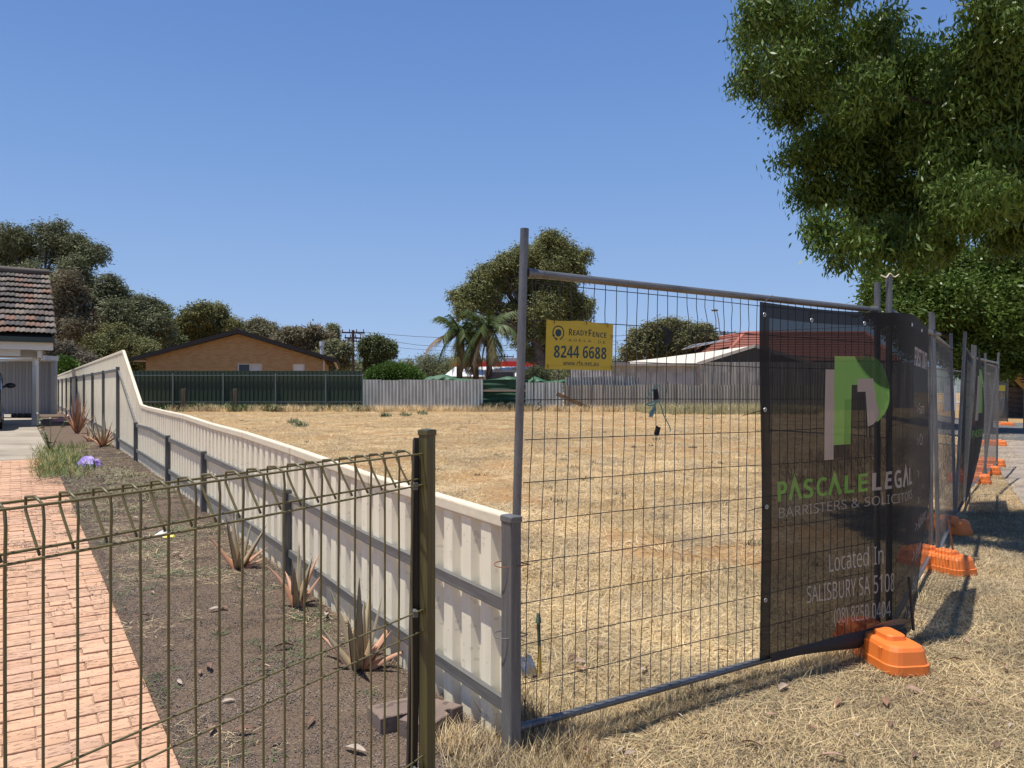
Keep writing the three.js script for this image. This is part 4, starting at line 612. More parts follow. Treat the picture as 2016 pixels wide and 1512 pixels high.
gum('rusty brown tree behind the right slope of the brick house roof', 64, [[562, 662, 18], [590, 660, 20], [620, 660, 18], [575, 680, 22], [605, 680, 24], [630, 690, 26], [548, 678, 16], [645, 670, 14]], 4200, M.brownLeaf, { geo: SP.far, r0: .2 });
gum('lower rusty brown tree beside the two power poles', 60, [[655, 690, 20], [668, 705, 18], [640, 712, 20], [675, 690, 10]], 2000, M.brownLeaf, { geo: SP.far, r0: .15, tint: () => [.9, 1.05, .9] });
gum('narrow dark green column tree above the rusty trees', 80, [[655, 650, 9], [656, 660, 9], [655, 670, 9]], 700, M.gumDark, { r0: .12, geo: SP.far });
gum('lone round dark tree right of the power poles', 62, [[735, 678, 17], [752, 682, 17], [722, 686, 13], [742, 694, 17], [765, 688, 10], [730, 716, 14], [745, 720, 14], [738, 706, 8]], 3200, M.deepLeaf, { geo: SP.far, r0: .18, base: [744] });
gum('tall spreading gum tree behind the palms in the centre', 60, [[1092, 474, 30], [1110, 492, 26], [1070, 488, 28], [1125, 515, 26], [1090, 520, 38], [1050, 510, 30], [1020, 505, 28], [990, 520, 26], [965, 535, 26], [1040, 550, 40], [1000, 555, 36], [945, 560, 26], [925, 580, 24], [905, 585, 18], [960, 590, 34], [915, 610, 24], [1110, 560, 34], [1140, 540, 14], [1130, 600, 28], [1150, 600, 16], [1080, 600, 44], [1030, 610, 44], [990, 620, 34], [1110, 630, 30], [1070, 650, 36], [1150, 615, 14], [1090, 680, 28], [1050, 690, 26]], 15000, M.gumLeaf, { base: [1070], r0: .55, tint: () => [1, 1.02, .9] });
gum('scrubby dark gum left of the red roofed house', 56, [[1258, 680, 22], [1250, 660, 14], [1285, 670, 24], [1275, 650, 14], [1315, 640, 15], [1312, 665, 24], [1340, 665, 24], [1345, 645, 13], [1370, 655, 20], [1385, 650, 14], [1395, 665, 16], [1300, 695, 28], [1345, 695, 28], [1240, 695, 14]], 5600, M.gumDark, { r0: .2, tint: () => [1.15, 1.05, .9] });
{ // distant tree line
  const C = []; for (let u = 640; u < 1230; u += 20) C.push([u, 716 + 7 * hash(u, 2) + (u > 820 && u < 900 ? -6 : 0), 9 + 8 * hash(u, 5)]);
  seed = 90; const g = new THREE.Group(); const pts = []; for (const [u, v, r] of C) for (let i = 0; i < 160; i++) { const d = 120 + 12 * hash(u, 9); pts.push({ p: at(u + rr(-r, r) * 1.3, v + 6 + rr(-r, r * 2.4), d + rr(-4, 4)), s: rr(1.2, 2.2) }); }
  const o = leaves('distant_tree_belt', scene, SP.far, M.gumDark, pts); o.userData.label = 'belt of distant dark trees under the power lines';
}
{ // vine heaped over the zinc fence and weeds along the back fences
  seed = 91; const v = thing('vine', 'bright green vine heaped over the pale zinc fence', 'vine', V(-4.5, 2, -36)); const pts = []; for (let i = 0; i < 2600; i++) { const u = 722 + 108 * rnd(), top = 742 - 22 * Math.sin(Math.PI * Math.min(1, (u - 715) / 125)) - 5 * vnoise(u / 9, 2), vv = lerp(top, 753, rnd()); pts.push({ p: at(u, vv, 36.4 + rr(-.5, .5)).sub(v.position), s: rr(.5, 1) }); } leaves('foliage', v, SP.small, M.vine, pts); part('stem', taper([V(-1, -1.4, 0), V(-.8, -.5, 0), V(-.3, .2, 0)], .05, .02), M.bark, v);
  const sh = thing('shrub', 'grey green shrub behind the green tarpaulin and yellow sign', 'shrub', at(1058, 760, 40)); const p2 = []; for (let i = 0; i < 900; i++) { const a = rnd() * 6.28, r = Math.sqrt(rnd()); p2.push({ p: at(1058 + 24 * r * Math.cos(a), 742 + 18 * r * Math.sin(a), 40 + rr(-.5, .5)).sub(sh.position), s: rr(.5, 1) }); } leaves('foliage', sh, SP.small, leafM([.11, .13, .06], .7, .2), p2); part('stem', rod(V(0, -1, 0), V(0, .3, 0), .05), M.bark, sh);
}
// palms
function frond(base, dirA, len, rise, drop, m, parent, name, lab, sd) {
  seed = sd; const pts = []; for (let k = 0; k <= 8; k++) { const t = k / 8; pts.push(V(base.x + Math.cos(dirA) * len * t * (1 - .15 * t), base.y + rise * t - drop * t * t, base.z + Math.sin(dirA) * len * t * (1 - .15 * t))); }
  const c = new THREE.CatmullRomCurve3(pts), g = [taper(pts, .035, .01, 5, 12)], pos = [], idx = [];
  for (let k = 0; k < 34; k++) { const t = .1 + .9 * k / 34, p = c.getPointAt(t), tg = c.getTangentAt(t), side = V(-Math.sin(dirA), 0, Math.cos(dirA)); for (const s of [-1, 1]) { const L = (.6 + .25 * Math.sin(t * 3.1)) * rr(.85, 1.1), e = p.clone().addScaledVector(side, s * L * .55).addScaledVector(tg, L * .55).add(V(0, -L * rr(.35, .75), 0)), w = tg.clone().multiplyScalar(.032), b = pos.length / 3; for (const q of [p.clone().sub(w), p.clone().add(w), e]) pos.push(q.x, q.y, q.z); idx.push(b, b + 1, b + 2); } }
  g.push(geoOf(pos, idx)); return part(name, mergeGeometries(g), m, parent, lab);
}
const palmG = leafM([.085, .12, .035], .5, .3), palmY = leafM([.17, .155, .05], .6, .25), palmD = leafM([.26, .19, .12], .9, .15);
[[906, 622, 44, 'left palm of the three, with a brown dead frond hanging far out', 1], [937, 634, 46, 'middle palm of the three, short and thick in the crown', 2], [962, 612, 43, 'right palm of the three, nearest the tall pipe post', 3]].forEach(([u, v, d, l, k]) => {
  const top = at(u, v + 38, d), b = V(top.x, hBase(top.x, top.z), top.z), p = thing('palm_tree', l, 'palm', b, 0, 'palms behind the tarpaulin'), y = top.y - b.y;
  part('trunk', taper([V(0, 0, 0), V(.04 * (k - 2), y * .5, 0), V(0, y, 0)], .2, .15, 10, 10), mat([.10, .08, .065], .95, { map: T.bark }), p); part('crownshaft', taper([V(0, y - .9, 0), V(0, y - .4, 0), V(0, y + .2, 0)], .2, .26, 9, 6), mat([.16, .12, .07], .95, { map: T.bark }), p);
  for (let i = 0; i < 17; i++) { const a = i * 2.4 + k, up = i < 7 ? 1 : i < 13 ? .5 : -.05; frond(V(0, y + .1, 0), a, 1.5 + .5 * hash(i, k), up * 1.75 + .2, 1.0 + .75 * (1 - up), i > 14 ? palmY : palmG, p, 'frond', i > 14 ? 'yellowing drooping frond' : undefined, 200 + i + k * 40); }
  if (k === 1) frond(V(0, y - .1, 0), Math.PI - .05, 2.3, .9, 1.7, palmD, p, 'frond', 'dead brown frond', 300);
  if (k === 3) { frond(V(0, y - .1, 0), .25, 2.4, .8, 1.3, palmY, p, 'frond', 'long yellow frond', 301); frond(V(0, y - .2, 0), 2.6, 1.2, .1, 1.8, palmD, p, 'frond', 'dead brown frond', 302); }
  for (let i = 0; i < 3; i++) frond(V(0, y - .3, 0), i * 2.1 + k, .5, -.3, 1.3, palmD, p, 'frond', 'dead brown frond', 310 + i + k * 5);
});

// ---------------------------------------------------------------- power poles and lines
M.pole = mat([.06, .035, .03], .9); M.line = mat([.05, .05, .055], .6);
function powerPole(u, v, d, r, arms, label) { const b = at(u, v, d), x = b.x, p = thing('power_pole', label, 'power pole', V(x, 0, -d), 0, 'power poles'); part('pole', rod(V(0, -.3, 0), V(0, b.y, 0), r, r * .8), M.pole, p); arms.forEach(([dy, w]) => { const a = part('crossarm', box(w, .14, .14, 0, b.y - dy, 0, .3), M.pole, p); for (let k = 0; k < 4; k++) part('insulator', rod(V((k / 3 - .5) * w * .92, b.y - dy + .06, 0), V((k / 3 - .5) * w * .92, b.y - dy + .34, 0), .05), mat([.2, .14, .11], .5), a); }); return p; }
powerPole(695, 650, 74, .17, [[.25, 2.2], [.75, 1.6]], 'taller power pole with double crossarms right of the rusty trees');
powerPole(686, 666, 86, .15, [[.3, 1.9]], 'shorter farther power pole just left of the taller one');
powerPole(993, 697, 118, .13, [[.4, 3]], 'small distant power pole between the palms and the tall pipe post');
powerPole(1426, 652, 80, .16, [[.3, 2.4]], 'power pole peeking over the red tiled roof');
[[[695, 652, 74], [850, 664, 70], [1060, 664, 66], [1420, 655, 78], [1760, 640, 70]], [[697, 655, 74], [830, 680, 80], [1100, 676, 90], [1420, 662, 80], [1750, 655, 78]], [[695, 662, 74], [800, 686, 90], [1000, 690, 110], [1250, 676, 96]], [[697, 697, 74], [780, 706, 90], [900, 712, 120]]].forEach((pts, i) => solo('power_line', taper(pts.map(p => at(...p)), .02, .02, 4, 24), M.line, ['uppermost power line across the sky right of the taller pole', 'second power line sagging behind the palms', 'third power line down from the taller pole', 'lowest power line, just above the distant trees'][i], 'power line', 'power lines'));
{ const s = thing('street_lamp', 'thin street lamp showing above the red tiled roof', 'street lamp', V(at(1416, 0, 62).x, 0, -62)); const x = -s.position.x; const T0 = at(1416, 640, 62), T1 = at(1411, 612, 62); part('pole', taper([V(0, 0, 0), V(T0.x + x, T0.y, 0), V(T1.x + x, T1.y, 0)], .07, .04, 6, 10), mat([.5, .5, .5], .5, { metal: .4 }), s); part('lamp_head', (() => { const g = new THREE.SphereGeometry(.2, 10, 6); g.scale(1.5, .5, .8); g.translate(at(1407, 610, 62).x + x, T1.y + .05, 0); return g; })(), mat([.12, .12, .12], .5), s); }
{ const d = 30, p = at(2016, 747, d), s = thing('warning_sign', 'yellow diamond road sign with black marks, cut by the right edge', 'sign', V(p.x, 0, p.z)); const g = box(.62, .62, .02); g.rotateZ(Math.PI / 4); g.translate(0, p.y, .04); part('board', g, mat([.62, .30, .015], .5), s); part('post', rod(V(0, 0, 0), V(0, p.y + .3, 0), .03), M.pipe, s); for (const [y, w] of [[.1, .26], [0, .34], [-.1, .26]]) part('mark', box(w, .045, .006, -.02, p.y + y, .056), mat([.012, .012, .012], .5), s); }
{ const s = thing('parked_car', 'pale distant car beyond the far street tree', 'car', V(42.8, .0, -63.5), .2); const sh = new THREE.Shape(); sh.moveTo(-2.1, .3); sh.lineTo(2.1, .3); sh.lineTo(2.15, .8); sh.lineTo(1.2, .95); sh.lineTo(.6, 1.42); sh.lineTo(-1, 1.45); sh.lineTo(-1.7, 1.0); sh.lineTo(-2.15, .9); sh.closePath(); const g = new THREE.ExtrudeGeometry(sh, { depth: 1.6, bevelSize: .06, bevelThickness: .06, bevelSegments: 2 }); g.translate(0, 0, -.8); part('body', g, mat([.6, .6, .62], .3), s); part('window', box(1.9, .36, 1.68, -.25, 1.17, 0), mat([.02, .02, .025], .1), s); for (const x of [-1.3, 1.3]) for (const z of [-1, 1]) part('wheel', rod(V(x, .32, z * .68), V(x, .32, z * .9), .32, .32, 14), mat([.015, .015, .015], .8), s); }

// ---------------------------------------------------------------- garden plants and litter
function agaveLeaf(L, w, curl, lean, g0, g1, sd) { // channelled, tapering leaf from the origin, leaning in +x
  seed = sd; const N = 9, pos = [], idx = [], c = []; let x = 0, y = 0, a = lean;
  for (let i = 0; i <= N; i++) { const t = i / N, ww = w * (t < .15 ? .75 + t * 1.6 : 1) * Math.pow(1 - t, .75) + .0012, nx = -Math.cos(a), ny = Math.sin(a);
    for (const [s, k] of [[-1, .35], [-.45, -.05], [0, -.18], [.45, -.05], [1, .35]]) pos.push(x + nx * k * ww * -1, y + ny * k * ww * -1 + 0, s * ww * .5);
    for (const [s, k] of [[-.55, -.32], [.55, -.32]]) pos.push(x - nx * k * ww, y - ny * k * ww, s * ww * .5);
    for (let q = 0; q < 7; q++) { const m = Math.min(1, t * 1.6) ; c.push(lerp(g0[0], g1[0], m), lerp(g0[1], g1[1], m), lerp(g0[2], g1[2], m)); }
    x += Math.sin(a) * L / N; y += Math.cos(a) * L / N; a += curl / N + rr(-.02, .02); }
  for (let i = 0; i < N; i++) { const a0 = i * 7, b0 = a0 + 7; for (const [p, q] of [[0, 1], [1, 2], [2, 3], [3, 4], [4, 6], [6, 5], [5, 0]]) idx.push(a0 + p, b0 + p, a0 + q, b0 + p, b0 + q, a0 + q); }
  return geoOf(pos, idx, null, c);
}
M.agave = mat([1, 1, 1], .7, { vertexColors: true });
function agave(u, v, k, n, label, o = {}) {
  const p = gp(u, v), t = thing('aloe_plant', label, 'plant', V(p.x, p.y + .005, p.z), o.turn ?? 0, 'spiky aloe plants along the cream fence'); seed = o.seed ?? 5;
  const params = []; for (let i = 0; i < n; i++) params.push([i * 2.399 + rr(-.3, .3), i / n, rr(.8, 1.2), rnd(), rr(-.15, .35)]);
  params.forEach(([az, f, l, q, cu], i) => { const lean = o.up ? lerp(.75, .04, f) * .8 : lerp(1.05, .06, f), L = k * l * (.62 + .38 * f), dry = f < .45 && q < .75; // outer leaves dried reddish, inner ones grey green
    const g = agaveLeaf(L, (o.wide ?? .046) * k / .4 * rr(.85, 1.15), dry ? cu * 1.2 + .1 : cu * .6 - .12, lean, dry ? [.60, .28, .14] : [.52, .36, .20], dry ? [.50, .28, .18] : (o.tip ?? [.36, .30, .20]), 400 + i * 3 + n); g.rotateY(az); part('leaf', g, M.agave, t, dry ? 'dried reddish outer leaf' : undefined); });
  return t;
}
agave(708, 1328, .46, 12, 'nearest spiky aloe, in dark mulch close to the olive post', { seed: 2 });
agave(585, 1203, .44, 9, 'upright aloe with thick grey leaves, second from the olive post', { seed: 4, up: true });
agave(470, 1128, .46, 10, 'aloe with long reddish leaves, third from the olive post', { seed: 6 });
agave(203, 882, .66, 15, 'brown aloe beside the tall cream fence, just past its step', { seed: 7, wide: .036 });
agave(152, 856, .95, 30, 'bushy red brown clump of thin leaves near the carport', { seed: 8, up: true, wide: .022, tip: [.36, .20, .145] });
agave(178, 872, .42, 9, 'small dry aloe between the brown aloe and the bushy red clump', { seed: 9 });
// crumpled litter
function crumple(w, h, d, sd, n = 14) { seed = sd; const g = new THREE.SphereGeometry(1, n, Math.round(n * .7)), p = g.attributes.position; for (let i = 0; i < p.count; i++) { const x = p.getX(i), y = p.getY(i), z = p.getZ(i), k = .72 + .55 * fbm(x * 3 + sd, y * 3 + z * 2.4, 3); p.setXYZ(i, x * w * k, Math.max(-.12, y) * h * k * (.6 + .8 * vnoise(x * 3 + sd, z * 3)), z * d * k); } g.computeVertexNormals(); return flat(g); }
{ const p = gp(176, 921); const g = crumple(.17, .14, .13, 3); g.translate(p.x, p.y + .03, p.z); solo('plastic_bag', g, mat([.36, .25, .66], .5, { transmission: .15, thickness: 0 }), 'crumpled purple plastic bag lying on the weedy garden bed', 'bag'); }
{ const p = gp(124, 832), t = thing('pink_cloth', 'crumpled pink cloth on the ground by the bushy red clump', 'cloth', p); part('fold', crumple(.38, .16, .16, 5), mat([.75, .38, .34], .8), t); const g = crumple(.2, .26, .14, 9); g.translate(.3, .06, -.1); part('fold', g, mat([.78, .55, .50], .8), t); }
{ const p = gp(322, 1064), t = thing('food_packet', 'crumpled white and yellow packet on straw by the garden bed', 'packet', p); const a = crumple(.07, .055, .05, 11); a.translate(-.015, .02, 0); part('white_side', a, mat([.8, .78, .72], .5), t); const b = crumple(.085, .035, .05, 12); b.translate(.045, .012, .02); part('yellow_side', b, mat([.72, .56, .02], .45), t); }
// grey interlocking paver blocks behind the olive post
{
  const m = mat([.30, .225, .19], .95, { map: T.brick, bumpMap: T.brick, bumpScale: .004 });
  const sh = new THREE.Shape(); sh.moveTo(-.12, -.07); sh.lineTo(.02, -.07); sh.absarc(.05, -.055, .022, Math.PI, 0, true); sh.lineTo(.12, -.07); sh.lineTo(.12, .07); sh.lineTo(-.12, .07); sh.closePath();
  const g = new THREE.ExtrudeGeometry(sh, { depth: .095, bevelEnabled: true, bevelSize: .004, bevelThickness: .004, bevelSegments: 1 }); g.rotateX(-Math.PI / 2);
  const p = gp(850, 1452); const o = solo('paver_block', g, m, 'notched grey brown concrete block behind the olive post', 'paver'); o.position.set(p.x, p.y + .01, p.z); o.rotation.y = 1.05;
  const q = gp(790, 1440), b = solo('paver_block', g, m, 'grey brown concrete block lying left of the steel picket', 'paver'); b.position.set(q.x, q.y + .01, q.z); b.rotation.y = .55;
}
// curled bark by the olive post
{ const p = gp(905, 1492), t = thing('bark_curl', 'large curled strip of orange brown bark at the foot of the olive post', 'bark', V(p.x, p.y + .012, p.z), .5), m = mat([.40, .21, .13], .9, { map: T.bark }); const curl = (L, r, a0, a1, x, z, ry) => { const g = sheetFn(8, 6, (a, b) => { const an = lerp(a0, a1, b) + a * .5; return [(a - .5) * L, r * .8 - r * Math.cos(an) * .8, r * Math.sin(an) * (1 - .3 * a)]; }); g.rotateY(ry); g.translate(x, 0, z); return g; }; part('strip', curl(.18, .035, -1.6, 1.5, 0, 0, 0), m, t); part('strip', curl(.1, .03, -1.2, 1.9, -.04, .03, .9), m, t); part('strip', curl(.09, .02, -1.8, .9, .05, .045, -.4), mat([.46, .28, .19], .9), t); }
// garden tap standpipe and foil lump just inside the wire panel
{ const p = gp(1060, 1335), t = thing('standpipe', 'thin garden standpipe, green above and yellow below, just inside the nearest wire panel', 'standpipe', p), Y = v => (1335 - v) / F * -p.z; part('pipe', rod(V(.01, 0, 0), V(.005, Y(1268), 0), .008), mat([.42, .29, .04], .7), t); part('pipe', rod(V(.005, Y(1270), 0), V(0, Y(1222), 0), .009), mat([.09, .13, .085], .6), t); part('fitting', mergeGeometries([rod(V(0, Y(1226), 0), V(0, Y(1216), 0), .016, .014, 10), rod(V(0, Y(1217), 0), V(0, Y(1207), 0), .011, .009, 10)]), mat([.12, .17, .12], .5), t); }
{ const p = gp(1038, 1338), g = crumple(.05, .075, .045, 21, 16); g.translate(p.x, p.y + .035, p.z); solo('foil_lump', g, mat([.35, .35, .36], .22, { metal: .8 }), 'shiny crushed foil lump at the foot of the tall pipe post', 'litter'); }

// ---------------------------------------------------------------- dry grass, straw, mulch chips, weeds and fallen leaves
function blades(n, R, l0, l1, w, tilt, sd) { seed = sd; const pos = [], idx = []; for (let i = 0; i < n; i++) { const a = rnd() * 6.28, r = R * Math.sqrt(rnd()), x = Math.cos(a) * r, z = Math.sin(a) * r, d = rnd() * 6.28, l = rr(l0, l1), t = tilt[0] + (tilt[1] - tilt[0]) * rnd(), h = Math.sin(t), k = Math.cos(t), b = pos.length / 3, sx = -Math.sin(d) * w / 2, sz = Math.cos(d) * w / 2, m = rr(.0, .25);
    const P = (f, s) => [x + Math.cos(d) * k * l * f + sx * s + m * l * f * f * sx / w, .002 + h * l * (f - .35 * f * f) , z + Math.sin(d) * k * l * f + sz * s + m * l * f * f * sz / w];
    pos.push(...P(0, -1), ...P(0, 1), ...P(.5, -.9), ...P(.5, .9), ...P(1, 0)); idx.push(b, b + 1, b + 2, b + 1, b + 3, b + 2, b + 2, b + 3, b + 4); }
  return geoOf(pos, idx); }
function stuff(name, label, geo, m, pts) { const o = new THREE.InstancedMesh(geo, m, pts.length), mx = new THREE.Matrix4(), q = new THREE.Quaternion(), e = new THREE.Euler(), c = new THREE.Color(); pts.forEach((p, i) => { e.set(0, rnd() * 6.28, 0); mx.compose(V(p[0], p[1], p[2]), q.setFromEuler(e), V(p[3], p[3] * (p[5] ?? 1), p[3])); o.setMatrixAt(i, mx); o.setColorAt(i, c.setRGB(...p[4])); }); o.name = num(name); o.userData.kind = 'stuff'; o.userData.label = label; meshes(o); scene.add(o); return o; }
const M_straw = mat([1, 1, 1], .75, { transmission: .2, thickness: 0 });
function scatter(n, dmin, dmax, amin, amax, test, colf, s0, s1, y0 = 0) { const out = []; for (let i = 0; i < n; i++) { const d = dmin * Math.pow(dmax / dmin, rnd()), a = lerp(amin, amax, rnd()), x = a * d, z = -d; if (!test(x, z)) continue; const s = rr(s0, s1) * (1 + .02 * d); out.push([x, hgt(x, z) + y0, z, s, colf(x, z), .9]); } return out; }
const inLot = (x, z) => gC(x, z) < -.02 && z < -2.2;
const soilAt = (x, z) => fbm(x * .9 + 40, z * .9 + 7, 4);
const notFoot = (x, z) => !(tStreet(x, z) < -.6 && x - (6.4 + (-z - 9.6) * .563) > -.05 && z < -7);
const strawC = (x, z) => { const vg = tStreet(x, z) < -.05 || (z > -3.06 - .641 * x && x > 0) ? .92 : 1, k = rr(.72, 1.15) * (.62 + .78 * fbm(x * 2.1 + 7, z * 2.1, 3)) * (.78 + .44 * fbm(x * .33 + 2, z * .33 + 5, 3)) * vg, w = rnd() * (vg < 1 ? .75 : 1); return w < .16 ? [.26 * k, .18 * k, .11 * k] : w < .2 ? [.22 * k, .21 * k, .10 * k] : w < .55 ? [.64 * k, .475 * k, .25 * k] : [.87 * k, .695 * k, .405 * k]; };
seed = 501;
stuff('straw_litter', 'loose straw stalks strewn over the mown block', blades(13, .13, .06, .22, .0032, [.0, .25], 33), M_straw, scatter(60000, 2.3, 32, -.75, .95, (x, z) => inLot(x, z) && notFoot(x, z) && rnd() < 1.2 - 1.0 * sst(.56, .72, soilAt(x, z)) && rnd() < .25 + 1.0 * sst(.35, .65, fbm(x * 1.6, z * 1.6 + 9, 3)), strawC, .6, 1.3));
stuff('straw_litter', 'fine matted dry grass over the block and verge', blades(20, .11, .02, .075, .0026, [.1, .9], 34), M_straw, scatter(75000, 2.3, 34, -.75, .95, (x, z) => inLot(x, z) && notFoot(x, z) && rnd() < 1.2 - 1.1 * sst(.54, .70, soilAt(x, z)), (x, z) => { const c = strawC(x, z), k = .82; return [c[0] * k, c[1] * k * .98, c[2] * k * .92]; }, .7, 1.3));
seed = 503;
{ const pts = []; // longer tufts at fence and post feet and along the back fences
  for (let i = 0; i < 700; i++) { const t = rr(-.2, 9), [x, z] = BX(t, rr(-.35, -.06)); pts.push([x, hgt(x, z), z, rr(.5, 1.1), strawC(x, z), 1]); }
  for (let i = 0; i < 260; i++) { const k = rnd(), x = lerp(0, 2.1, k) + rr(-.1, .1), z = lerp(-3.06, -4.4, k) + rr(-.1, .1); pts.push([x, hgt(x, z), z, rr(.3, .7), strawC(x, z), 1]); }
  for (let i = 0; i < 200; i++) { const x = .02 + rr(-.35, .3), z = -2.95 + rr(-.25, .2); if (gC(x, z) < .25) pts.push([x, hgt(x, z), z, rr(.4, .9), strawC(x, z), 1]); }
  for (let i = 0; i < 2200; i++) { const x = rr(-15, 14), z = -rr(33.6, 35.1); pts.push([x, hgt(x, z), z, rr(1, 2.6), strawC(x, z), 1]); }
  for (let i = 0; i < 900; i++) { const x = rr(5.5, 12), z = -rr(30, 35.8); pts.push([x, hgt(x, z), z, rr(1.2, 3.2), (k => [.38 * k, .34 * k, .17 * k])(rr(.7, 1.1)), 1]); }
  for (let i = 0; i < 700; i++) { const x = rr(4, 11), z = -rr(10, 19); if (tStreet(x, z) > .25 && tStreet(x, z) < 2.5) pts.push([x, hgt(x, z), z, rr(1, 2.4), (k => [.36 * k, .25 * k, .13 * k])(rr(.6, 1.1)), 1]); }
  stuff('dry_grass', 'taller dry grass tufts along the fence feet', blades(26, .09, .1, .26, .0032, [.7, 1.5], 35), M_straw, pts); }
seed = 505;
{ // mulch chips and crumbs on the bed
  const chip = (() => { const g = []; seed = 44; for (let i = 0; i < 15; i++) { const big = i === 0, b = box(big ? rr(.012, .03) : rr(.003, .011), rr(.0015, .0045), rr(.002, .005)); b.rotateZ(rr(-.5, .5)); b.rotateY(rnd() * 6); b.translate(rr(-.07, .07), rr(-.002, .009), rr(-.07, .07)); g.push(b); } return mergeGeometries(g); })();
  const pts = []; for (let i = 0; i < 24000; i++) { const onPath = i % 12 === 0, t = onPath ? rr(1.5, 10) : -1 + 15 * Math.pow(rnd(), 1.7), g = onPath ? 1.15 + 1.5 * rnd() * rnd() : rr(.02, 1.10), [x, z] = BX(t, g); if (z > -2.3) continue; if (onPath && rnd() > sst(.45, .6, fbm(x * 1.4 + 3, z * 1.4, 3)) * sst(2.2, 4.5, t) * 1.2 + .015) continue; const dn = fbm(x * 2.3, z * 2.3 + 8, 3), k = rr(.6, 1.35) * (.6 + .8 * dn) * (onPath ? 1.3 : 1); pts.push([x, hgt(x, z) + .026 + (fbm(x * 3.1, z * 3.1, 3) - .5) * .05, z, rr(.35, .8) * (1 + .6 * dn * dn), [.215 * k, .172 * k, .138 * k]]); }
  stuff('mulch_chips', 'dark bark mulch chips and soil crumbs on the garden bed', chip, mat([1, 1, 1], 1), pts);
  const st = []; for (let i = 0; i < 2600; i++) { const t = -1 + 15 * Math.pow(rnd(), 1.2), g = 1.1 * Math.pow(rnd(), t < 3 ? 1 : .8), [x, z] = BX(t, g); const m = sst(.42, .62, fbm(x * 1.3, z * 1.3 + 4, 3)) + (t > 3.2 && t < 7 && g > .5 ? .6 : 0) - (t < 3 ? .35 : 0); if (z > -2.3 || rnd() > m) continue; st.push([x, hgt(x, z) + .035, z, rr(.35, .9), strawC(x, z), .9]); }
  for (let i = 0; i < 700; i++) { const t = rr(2.2, 12), g = 1.13 + Math.abs(rr(-1, 1) * rr(0, 1)) * 1.6, [x, z] = BX(t, g); if (rnd() > sst(2, 6, t) * .8 + .1) continue; st.push([x, hgt(x, z) + .028, z, rr(.25, .8), (k => [.36 * k, .26 * k, .15 * k])(rr(.5, 1.2)), .7]); }
  stuff('straw_litter', 'dry straw drifted over the garden bed and path edge', blades(9, .1, .05, .17, .003, [0, .25], 36), M_straw, st);
  // green weeds: low rosettes over the mulch, grass by the driveway
  const wd = [], gm = mat([1, 1, 1], .7, { transmission: .25, thickness: 0 });
  for (let i = 0; i < 2600; i++) { const t = -1 + 16 * Math.pow(rnd(), 1.1), g = rr(.05, 1.12), [x, z] = BX(t, g); if (z > -2.3) continue; const m = .03 + sst(.52, .66, fbm(x * 1.7 + 20, z * 1.7, 3)) + (t > 7 && t < 11.5 ? .5 : 0); if (rnd() > m) continue; const k = rr(.7, 1.2), y = t > 6 ? [.20 * k, .18 * k, .085 * k] : [.085 * k, .125 * k, .035 * k]; wd.push([x, hgt(x, z) + .03, z, rr(.4, 1.1) * (t > 6 ? 1.3 : .8), y, 1]); }
  for (const [u, v, s] of [[30, 1130, .5], [70, 1128, .45], [150, 1260, .35], [160, 1285, .3], [430, 1255, .7], [520, 1190, .5], [505, 1275, .6], [575, 1390, .4], [45, 925, .6], [80, 930, .6]]) for (let i = 0; i < 7; i++) { const p = gp(u + rr(-14, 14), v + rr(-6, 6)); wd.push([p.x, p.y + .025, p.z, s * rr(.5, 1), [.10, .12, .04], 1]); }
  stuff('weeds', 'low green weeds scattered on the garden bed', blades(16, .07, .02, .075, .007, [.15, .9], 37), gm, wd);
  const gr = []; for (let i = 0; i < 240; i++) { const p = gp(rr(78, 160), rr(882, 945)); if (gC(p.x, p.z) < .5) continue; const k = rr(.7, 1.2), y = rnd(); gr.push([p.x, p.y + .01, p.z, rr(.6, 1.5), y < .5 ? [.30 * k, .27 * k, .09 * k] : [.12 * k, .19 * k, .045 * k], 1]); }
  stuff('grass', 'green and yellowing grass tufts beside the driveway', blades(14, .14, .07, .24, .007, [.5, 1.45], 38), gm, gr);
  const far = []; for (let i = 0; i < 520; i++) { const u = rr(300, 720), p = at(u, 0, rr(34, 35.3)); const k = rr(.6, 1.3); if (vnoise(u / 22, 8) < .38) continue; far.push([p.x, hgt(p.x, p.z), p.z, rr(1, 3.2) * (.4 + vnoise(u / 14, 3)), [.10 * k, .15 * k, .045 * k], 1]); }
  for (let i = 0; i < 160; i++) { const p = at(rr(948, 1035), 0, rr(34.7, 35.3)), k = rr(.6, 1.2); far.push([p.x, hgt(p.x, p.z), p.z, rr(1.5, 4), [.07 * k, .085 * k, .045 * k], 1]); }
  for (let i = 0; i < 90; i++) { const d = rr(5, 30), x = d * rr(-.5, .45), z = -d; if (gC(x, z) > -.4 || tStreet(x, z) < .5) continue; const k = rr(.6, 1.2); for (let q = 0; q < 3; q++) far.push([x + rr(-.1, .1), hgt(x, z), z + rr(-.1, .1), rr(.2, .55), rnd() < .3 ? [.13 * k, .15 * k, .06 * k] : [.26 * k, .20 * k, .11 * k], 1]); }
  for (const [u, v] of [[590, 838], [830, 815], [580, 832], [800, 818], [760, 820]]) for (let i = 0; i < 8; i++) { const p = gp(u + rr(-6, 6), v + rr(-2, 2)); far.push([p.x, p.y, p.z, rr(.8, 1.6), [.13, .15, .06], 1]); }
  stuff('weeds', 'leafy green weeds along the foot of the back fences', blades(22, .12, .06, .2, .02, [.3, 1.4], 39), gm, far);
}
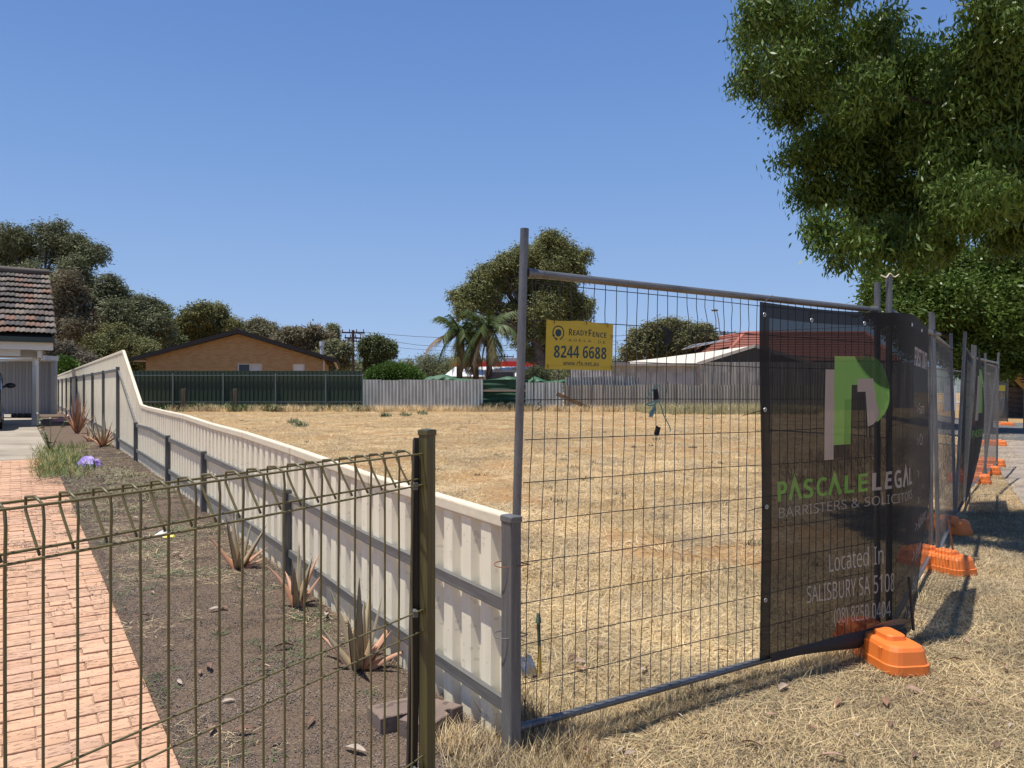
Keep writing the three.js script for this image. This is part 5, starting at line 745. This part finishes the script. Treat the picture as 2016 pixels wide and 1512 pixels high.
{ // flowering weed by the driveway
  const p = gp(97, 892), t = thing('flowering_weed', 'leggy weed with tiny white flowers beside the driveway edge', 'weed', p); seed = 77; const gm = mat([.09, .14, .05], .8), fl = mat([.7, .7, .6], .7); for (let i = 0; i < 7; i++) { const e = V(rr(-.3, .3), rr(.35, .75), rr(-.2, .2)); const s = part('stem', mergeGeometries([taper([V(0, 0, 0), e.clone().multiplyScalar(.5).add(V(.02, .05, 0)), e], .007, .003, 5, 6), ...[.3, .5, .7, .85].map(k => { const g = new THREE.CircleGeometry(.05, 5); g.scale(1, .4, 1); g.rotateX(-1); g.rotateY(k * 20 + i); g.translate(e.x * k + .02, e.y * k, e.z * k); return g; })]), gm, t); part('flower', new THREE.SphereGeometry(.015, 6, 4).translate(e.x, e.y, e.z), fl, s); } }
{ // fallen leaves, one by one
  const g = sheetFn(4, 8, (a, b) => { const w = .018 * Math.pow(Math.sin(Math.PI * Math.min(.98, b + .02)), .8); return [(a - .5) * 2 * w, .006 + .016 * Math.sin(b * 3) + .014 * Math.abs(a - .5), (b - .5) * .12]; });
  const ms = [[.52, .33, .24], [.58, .42, .32], [.42, .23, .15], [.64, .52, .42], [.28, .16, .11]].map(c => mat(c, .85, { map: T.grain }));
  const put = (list, label, group, lift) => list.forEach(([u, v]) => { const p = gp(u, v), o = solo('fallen_leaf', g, pick(ms), typeof label === 'function' ? label(p) : label, 'leaf', group); o.position.set(p.x, p.y + lift, p.z); o.rotation.set(rr(-.2, .2), rr(0, 6.3), rr(-.4, .4)); o.scale.setScalar(rr(.4, .85)); });
  seed = 601;
  put([[1125, 1305], [1140, 1312], [1272, 1247], [1305, 1255], [1310, 1020], [1335, 1003], [1408, 1085], [1310, 970], [1145, 1330], [1270, 1330], [1385, 1462], [1240, 1495], [1225, 1490], [1150, 1495], [1420, 1293], [1540, 1365], [1655, 1398], [1800, 1370], [1820, 1330], [1880, 1310], [1920, 1395], [1755, 1440], [1640, 1505], [1800, 1500], [1960, 1480], [1990, 1440], [1690, 1460], [1905, 1270], [1930, 1375], [1850, 1430], [915, 970], [905, 978], [1520, 1420], [1600, 1445], [1480, 1480], [1980, 1325], [1745, 1395], [1335, 1420], [1440, 1330], [1060, 1450], [1100, 1440], [1180, 1280], [1350, 1225], [1205, 1165], [1240, 1140]], p => p.z < -3.06 - .655 * p.x ? 'dry pinkish brown leaf fallen on the straw behind the nearest wire panel' : 'dry pinkish brown leaf fallen on the dry grass verge in front of the wire panels', 'fallen leaves on the straw', .022);
  put([[340, 1105], [355, 1108], [345, 1100], [410, 1330], [395, 1340], [415, 1460], [600, 1175], [640, 1215], [655, 1225], [425, 1215], [440, 1212], [250, 1065], [470, 1168], [640, 1225], [700, 1500], [660, 1180], [100, 905], [118, 930], [140, 938], [60, 935], [170, 935], [60, 915], [330, 1290], [355, 1360], [450, 1400], [520, 1330], [560, 1290], [610, 1440], [300, 1180], [280, 1230], [480, 1460], [540, 1480], [390, 1160], [230, 1000], [265, 1030]], 'dry tan leaf fallen on the garden bed', 'fallen leaves on the garden bed', .04);
}
renderer.render(scene, camera);
